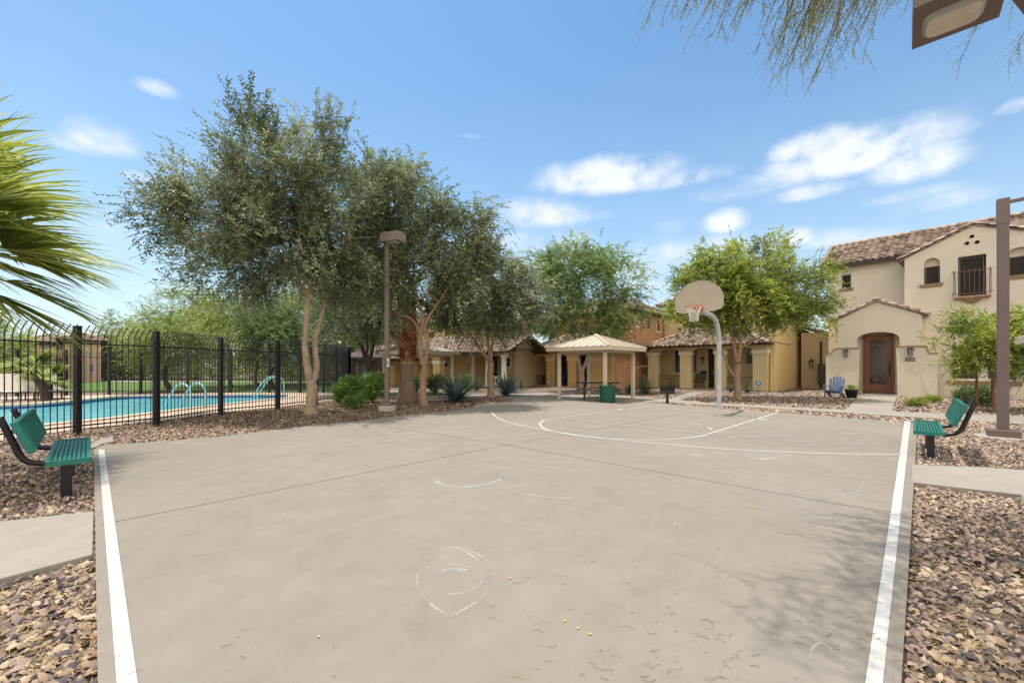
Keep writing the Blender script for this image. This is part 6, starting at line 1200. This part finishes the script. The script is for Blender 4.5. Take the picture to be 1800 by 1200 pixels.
def farhouse(label, px0, px1, Yh, py_eave, py_ridge, mw, wins, porch=None, group='houses beyond the pool', wob=0):
    base = Hp((px0+px1)/2, 645, Yh); base.z = 0; t = thing('far_house', label, 'house', base, -math.atan2(base.x, base.y), group); s_ = Yh/F; w_ = (px1-px0)/2*s_; ze = HC+(645-py_eave)*s_; zr = HC+(645-py_ridge)*s_; hs = []
    k = MB()
    hl = []
    for (a,b,yt,yb) in wins: X0 = (a-(px0+px1)/2)*s_; X1 = (b-(px0+px1)/2)*s_; hl.append((X0,X1,HC+(645-yb)*s_,HC+(645-yt)*s_))
    k.wall([(-w_,-.1),(w_,-.1),(w_,ze),(-w_,ze)], [rect(*q) for q in hl], 0, .2); k.box(-w_,-w_+.2,.202,7,-.1,ze); k.box(w_-.2,w_,.202,7,-.1,ze); k.build('wall', mw, t)
    for q in hl: window(t, *q, .12, M_glb, fw=.08)
    gable_or_hip(t, -w_-.5, w_+.5, -.5, 8, ze, zr, name='roof', back=False, tw=.45, tl=.5)
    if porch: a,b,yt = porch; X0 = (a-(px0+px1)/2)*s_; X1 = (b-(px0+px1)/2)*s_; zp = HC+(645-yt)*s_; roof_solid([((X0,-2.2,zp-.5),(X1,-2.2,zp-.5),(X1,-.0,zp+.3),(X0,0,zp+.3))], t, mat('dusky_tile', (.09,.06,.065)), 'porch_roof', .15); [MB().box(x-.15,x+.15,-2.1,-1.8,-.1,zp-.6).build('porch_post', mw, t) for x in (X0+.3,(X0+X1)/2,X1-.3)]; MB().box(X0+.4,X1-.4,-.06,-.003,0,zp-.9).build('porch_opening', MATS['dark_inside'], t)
    return t
farhouse('pink tan two storey house with two square windows seen through the fence at left', 52,122,44, 604,585, MS_pink, [(78,88,606,617),(97,107,606,617)], (55,112,634))
farhouse('pink tan house with a taller narrow front right of the square windows house', 122,168,40, 598,583, MS_pink, [(152,158,616,625),(138,144,612,622),(152,160,640,655)])
farhouse('half hidden tan house at the left frame edge behind the small palms', -70,44,50, 612,598, MS_tan, [(-20,-8,620,632),(15,24,618,628)])
farhouse('pale pink house with garage seen between the pool fence posts', 498,548,46, 614,598, MS_pink, [(505,516,622,630)], None)
k = MB()
farhouse('tan house far behind the dark pool pavilion', 548,606,50, 612,596, MS_tan, [(560,568,620,630),(585,592,620,630)])
# ---------------------------------------------------------------- things by the beige house
p = G(1467,697.5); M_blu = mat('weathered_blue_paint', (.085,.125,.22), .7, .25, 8, stain=.2); t = thing('adirondack_chair', 'blue wooden adirondack chair beside the arched entry', 'chair', (p.x,p.y,ZG), math.radians(-52))
k = MB()
for i in range(6): k.bar((-.24+.0,-.30+i*.09,.36-i*.028),(.24,-.30+i*.09,.36-i*.028),.08,.02)
k.build('seat', M_blu, t); k = MB()
for i in range(5):
    x = (i-2)*.115; ln = .86-.05*abs(i-2)**1.5; k.bar((x*.85,.17,.24),(x*1.12,.17+ln*.36,.24+ln*.92),.10,.02,up=(0,1,.4))
k.build('backrest', M_blu, t)
for s_ in (-1,1):
    MB().bar((s_*.33,-.38,.55),(s_*.30,.38,.57),.13,.025).build('armrest', M_blu, t); MB().bar((s_*.29,-.30,0),(s_*.29,-.30,.54),.03,.10).build('leg', M_blu, t); MB().bar((s_*.26,.55,.02),(s_*.26,-.32,.36),.03,.12).build('leg', M_blu, t)
p = G(1497,698); t = thing('potted_plant', 'dark pot with a small leafy plant left of the arched door', 'potted plant', (p.x,p.y,ZG)); MB().lathe([(0,0),(.17,0),(.25,.36),(.27,.36),(.27,.42),(.23,.42),(.21,.3),(0,.3)], n=20).build('pot', mat('dark_pot', (.03,.028,.03), .5), t)
rng = np.random.default_rng(91); P = rng.normal(0,.07,(60,3)); P[:,2] = .38; D = nrm(rng.normal(0,.7,(60,3)) + np.array([0,0,1.])); Vv,Ff,at,mi = sprays(P, D, np.full(60,.3), 9, .06, .035, .3, rng, patch=rng.random(60)); np_mesh('foliage', Vv, Ff, at, [ML_lite, M_twig], t, mi)
# yard signs
def sign(label, px, py, pyc, r, m, base_y=None):
    p = G(px, py); zc_ = HC+(HY-pyc)*p.y/F - ZG; t = thing('yard_sign', label, 'sign', (p.x,p.y,ZG), math.radians(-30)); MB().tube([(0,0,-.05),(0,0,zc_)], .012, 6).build('stake', M_black, t); k = MB(); n = 8
    P = [(r*math.cos(math.pi/8+i*math.pi/4), r*math.sin(math.pi/8+i*math.pi/4)) for i in range(8)]; k.wall([(x,z+zc_) for x,z in P], [], -.03, -.013); b = k.build('sign_board', m, t); MB().wall([(x*.5,z*.5+zc_) for x,z in P], [], -.036, -.0305).build('emblem', mat('pale_emblem', (.45,.55,.62)), b); return t
sign('blue octagonal yard sign in front of the yellow house', 1333,690,673.5, .15, mat('sign_blue', (.10,.22,.36), .4)); sign('small blue octagonal yard sign by the orange house porch', 965,682,671, .13, mat('sign_navy', (.03,.06,.20), .5))
# pylon and wires
pb = Hp(1236,645,150); pb.z = 0; t = thing('power_pylon', 'distant lattice power pylon rising above the bright green tree', 'pylon', pb); M_far = mat('far_steel', (.22,.22,.23), .6, .1); k = MB(); zt = HC+(645-413)*150/F
for sx_ in (-1,1):
    for sy_ in (-1,1): k.bar((sx_*4,sy_*3,0),(sx_*1.6,sy_*1.2,zt-5),.2); k.bar((sx_*1.6,sy_*1.2,zt-5),(0,0,zt),.1)
    k.bar((sx_*3.6,0,zt-16),(sx_*3.6,0,zt-7),.25)
for i in range(12): a = 4-2.4*i/12; b = 4-2.4*(i+1)/12; z0 = (zt-5)*i/12; z1 = (zt-5)*(i+1)/12; k.bar((-a,-3,z0),(b,-3,z1),.15); k.bar((a,-3,z0),(-b,-3,z1),.15)
for z in (zt-5,zt-10,zt-16): k.bar((-3.6,0,z),(3.6,0,z),.22)
k.build('lattice', M_far, t)
for i, (a, b, lb) in enumerate([((1100,505),(1236,445),'upper'),((1100,533),(1236,460),'middle'),((1100,548),(1236,475),'lower')]):
    o = thing('power_line', f'{lb} power line crossing the sky left of the pylon', 'power line', pb, group='power lines'); A_ = Hp(*a,150)-pb; B2 = Hp(*b,150)-pb; A_ = B2 + (A_-B2)*2.2; MB().tube([A_*(1-t_)+B2*t_ - Vector((0,0,2.0*math.sin(math.pi*t_))) for t_ in [j/12 for j in range(13)]], .05, 4).build('wire', M_far, o)
for i, (a, b, lb) in enumerate([((1236,440),(1800,405),'upper'),((1236,462),(1800,425),'lower')]):
    o = thing('power_line', f'{lb} power line crossing the sky between the pylon and the beige roof', 'power line', pb, group='power lines'); A_ = Hp(*a,150)-pb; B2 = Hp(*b,150)-pb; MB().tube([A_*(1-t_)+B2*t_ - Vector((0,0,3.0*math.sin(math.pi*t_))) for t_ in [j/12 for j in range(13)]], .05, 4).build('wire', M_far, o)
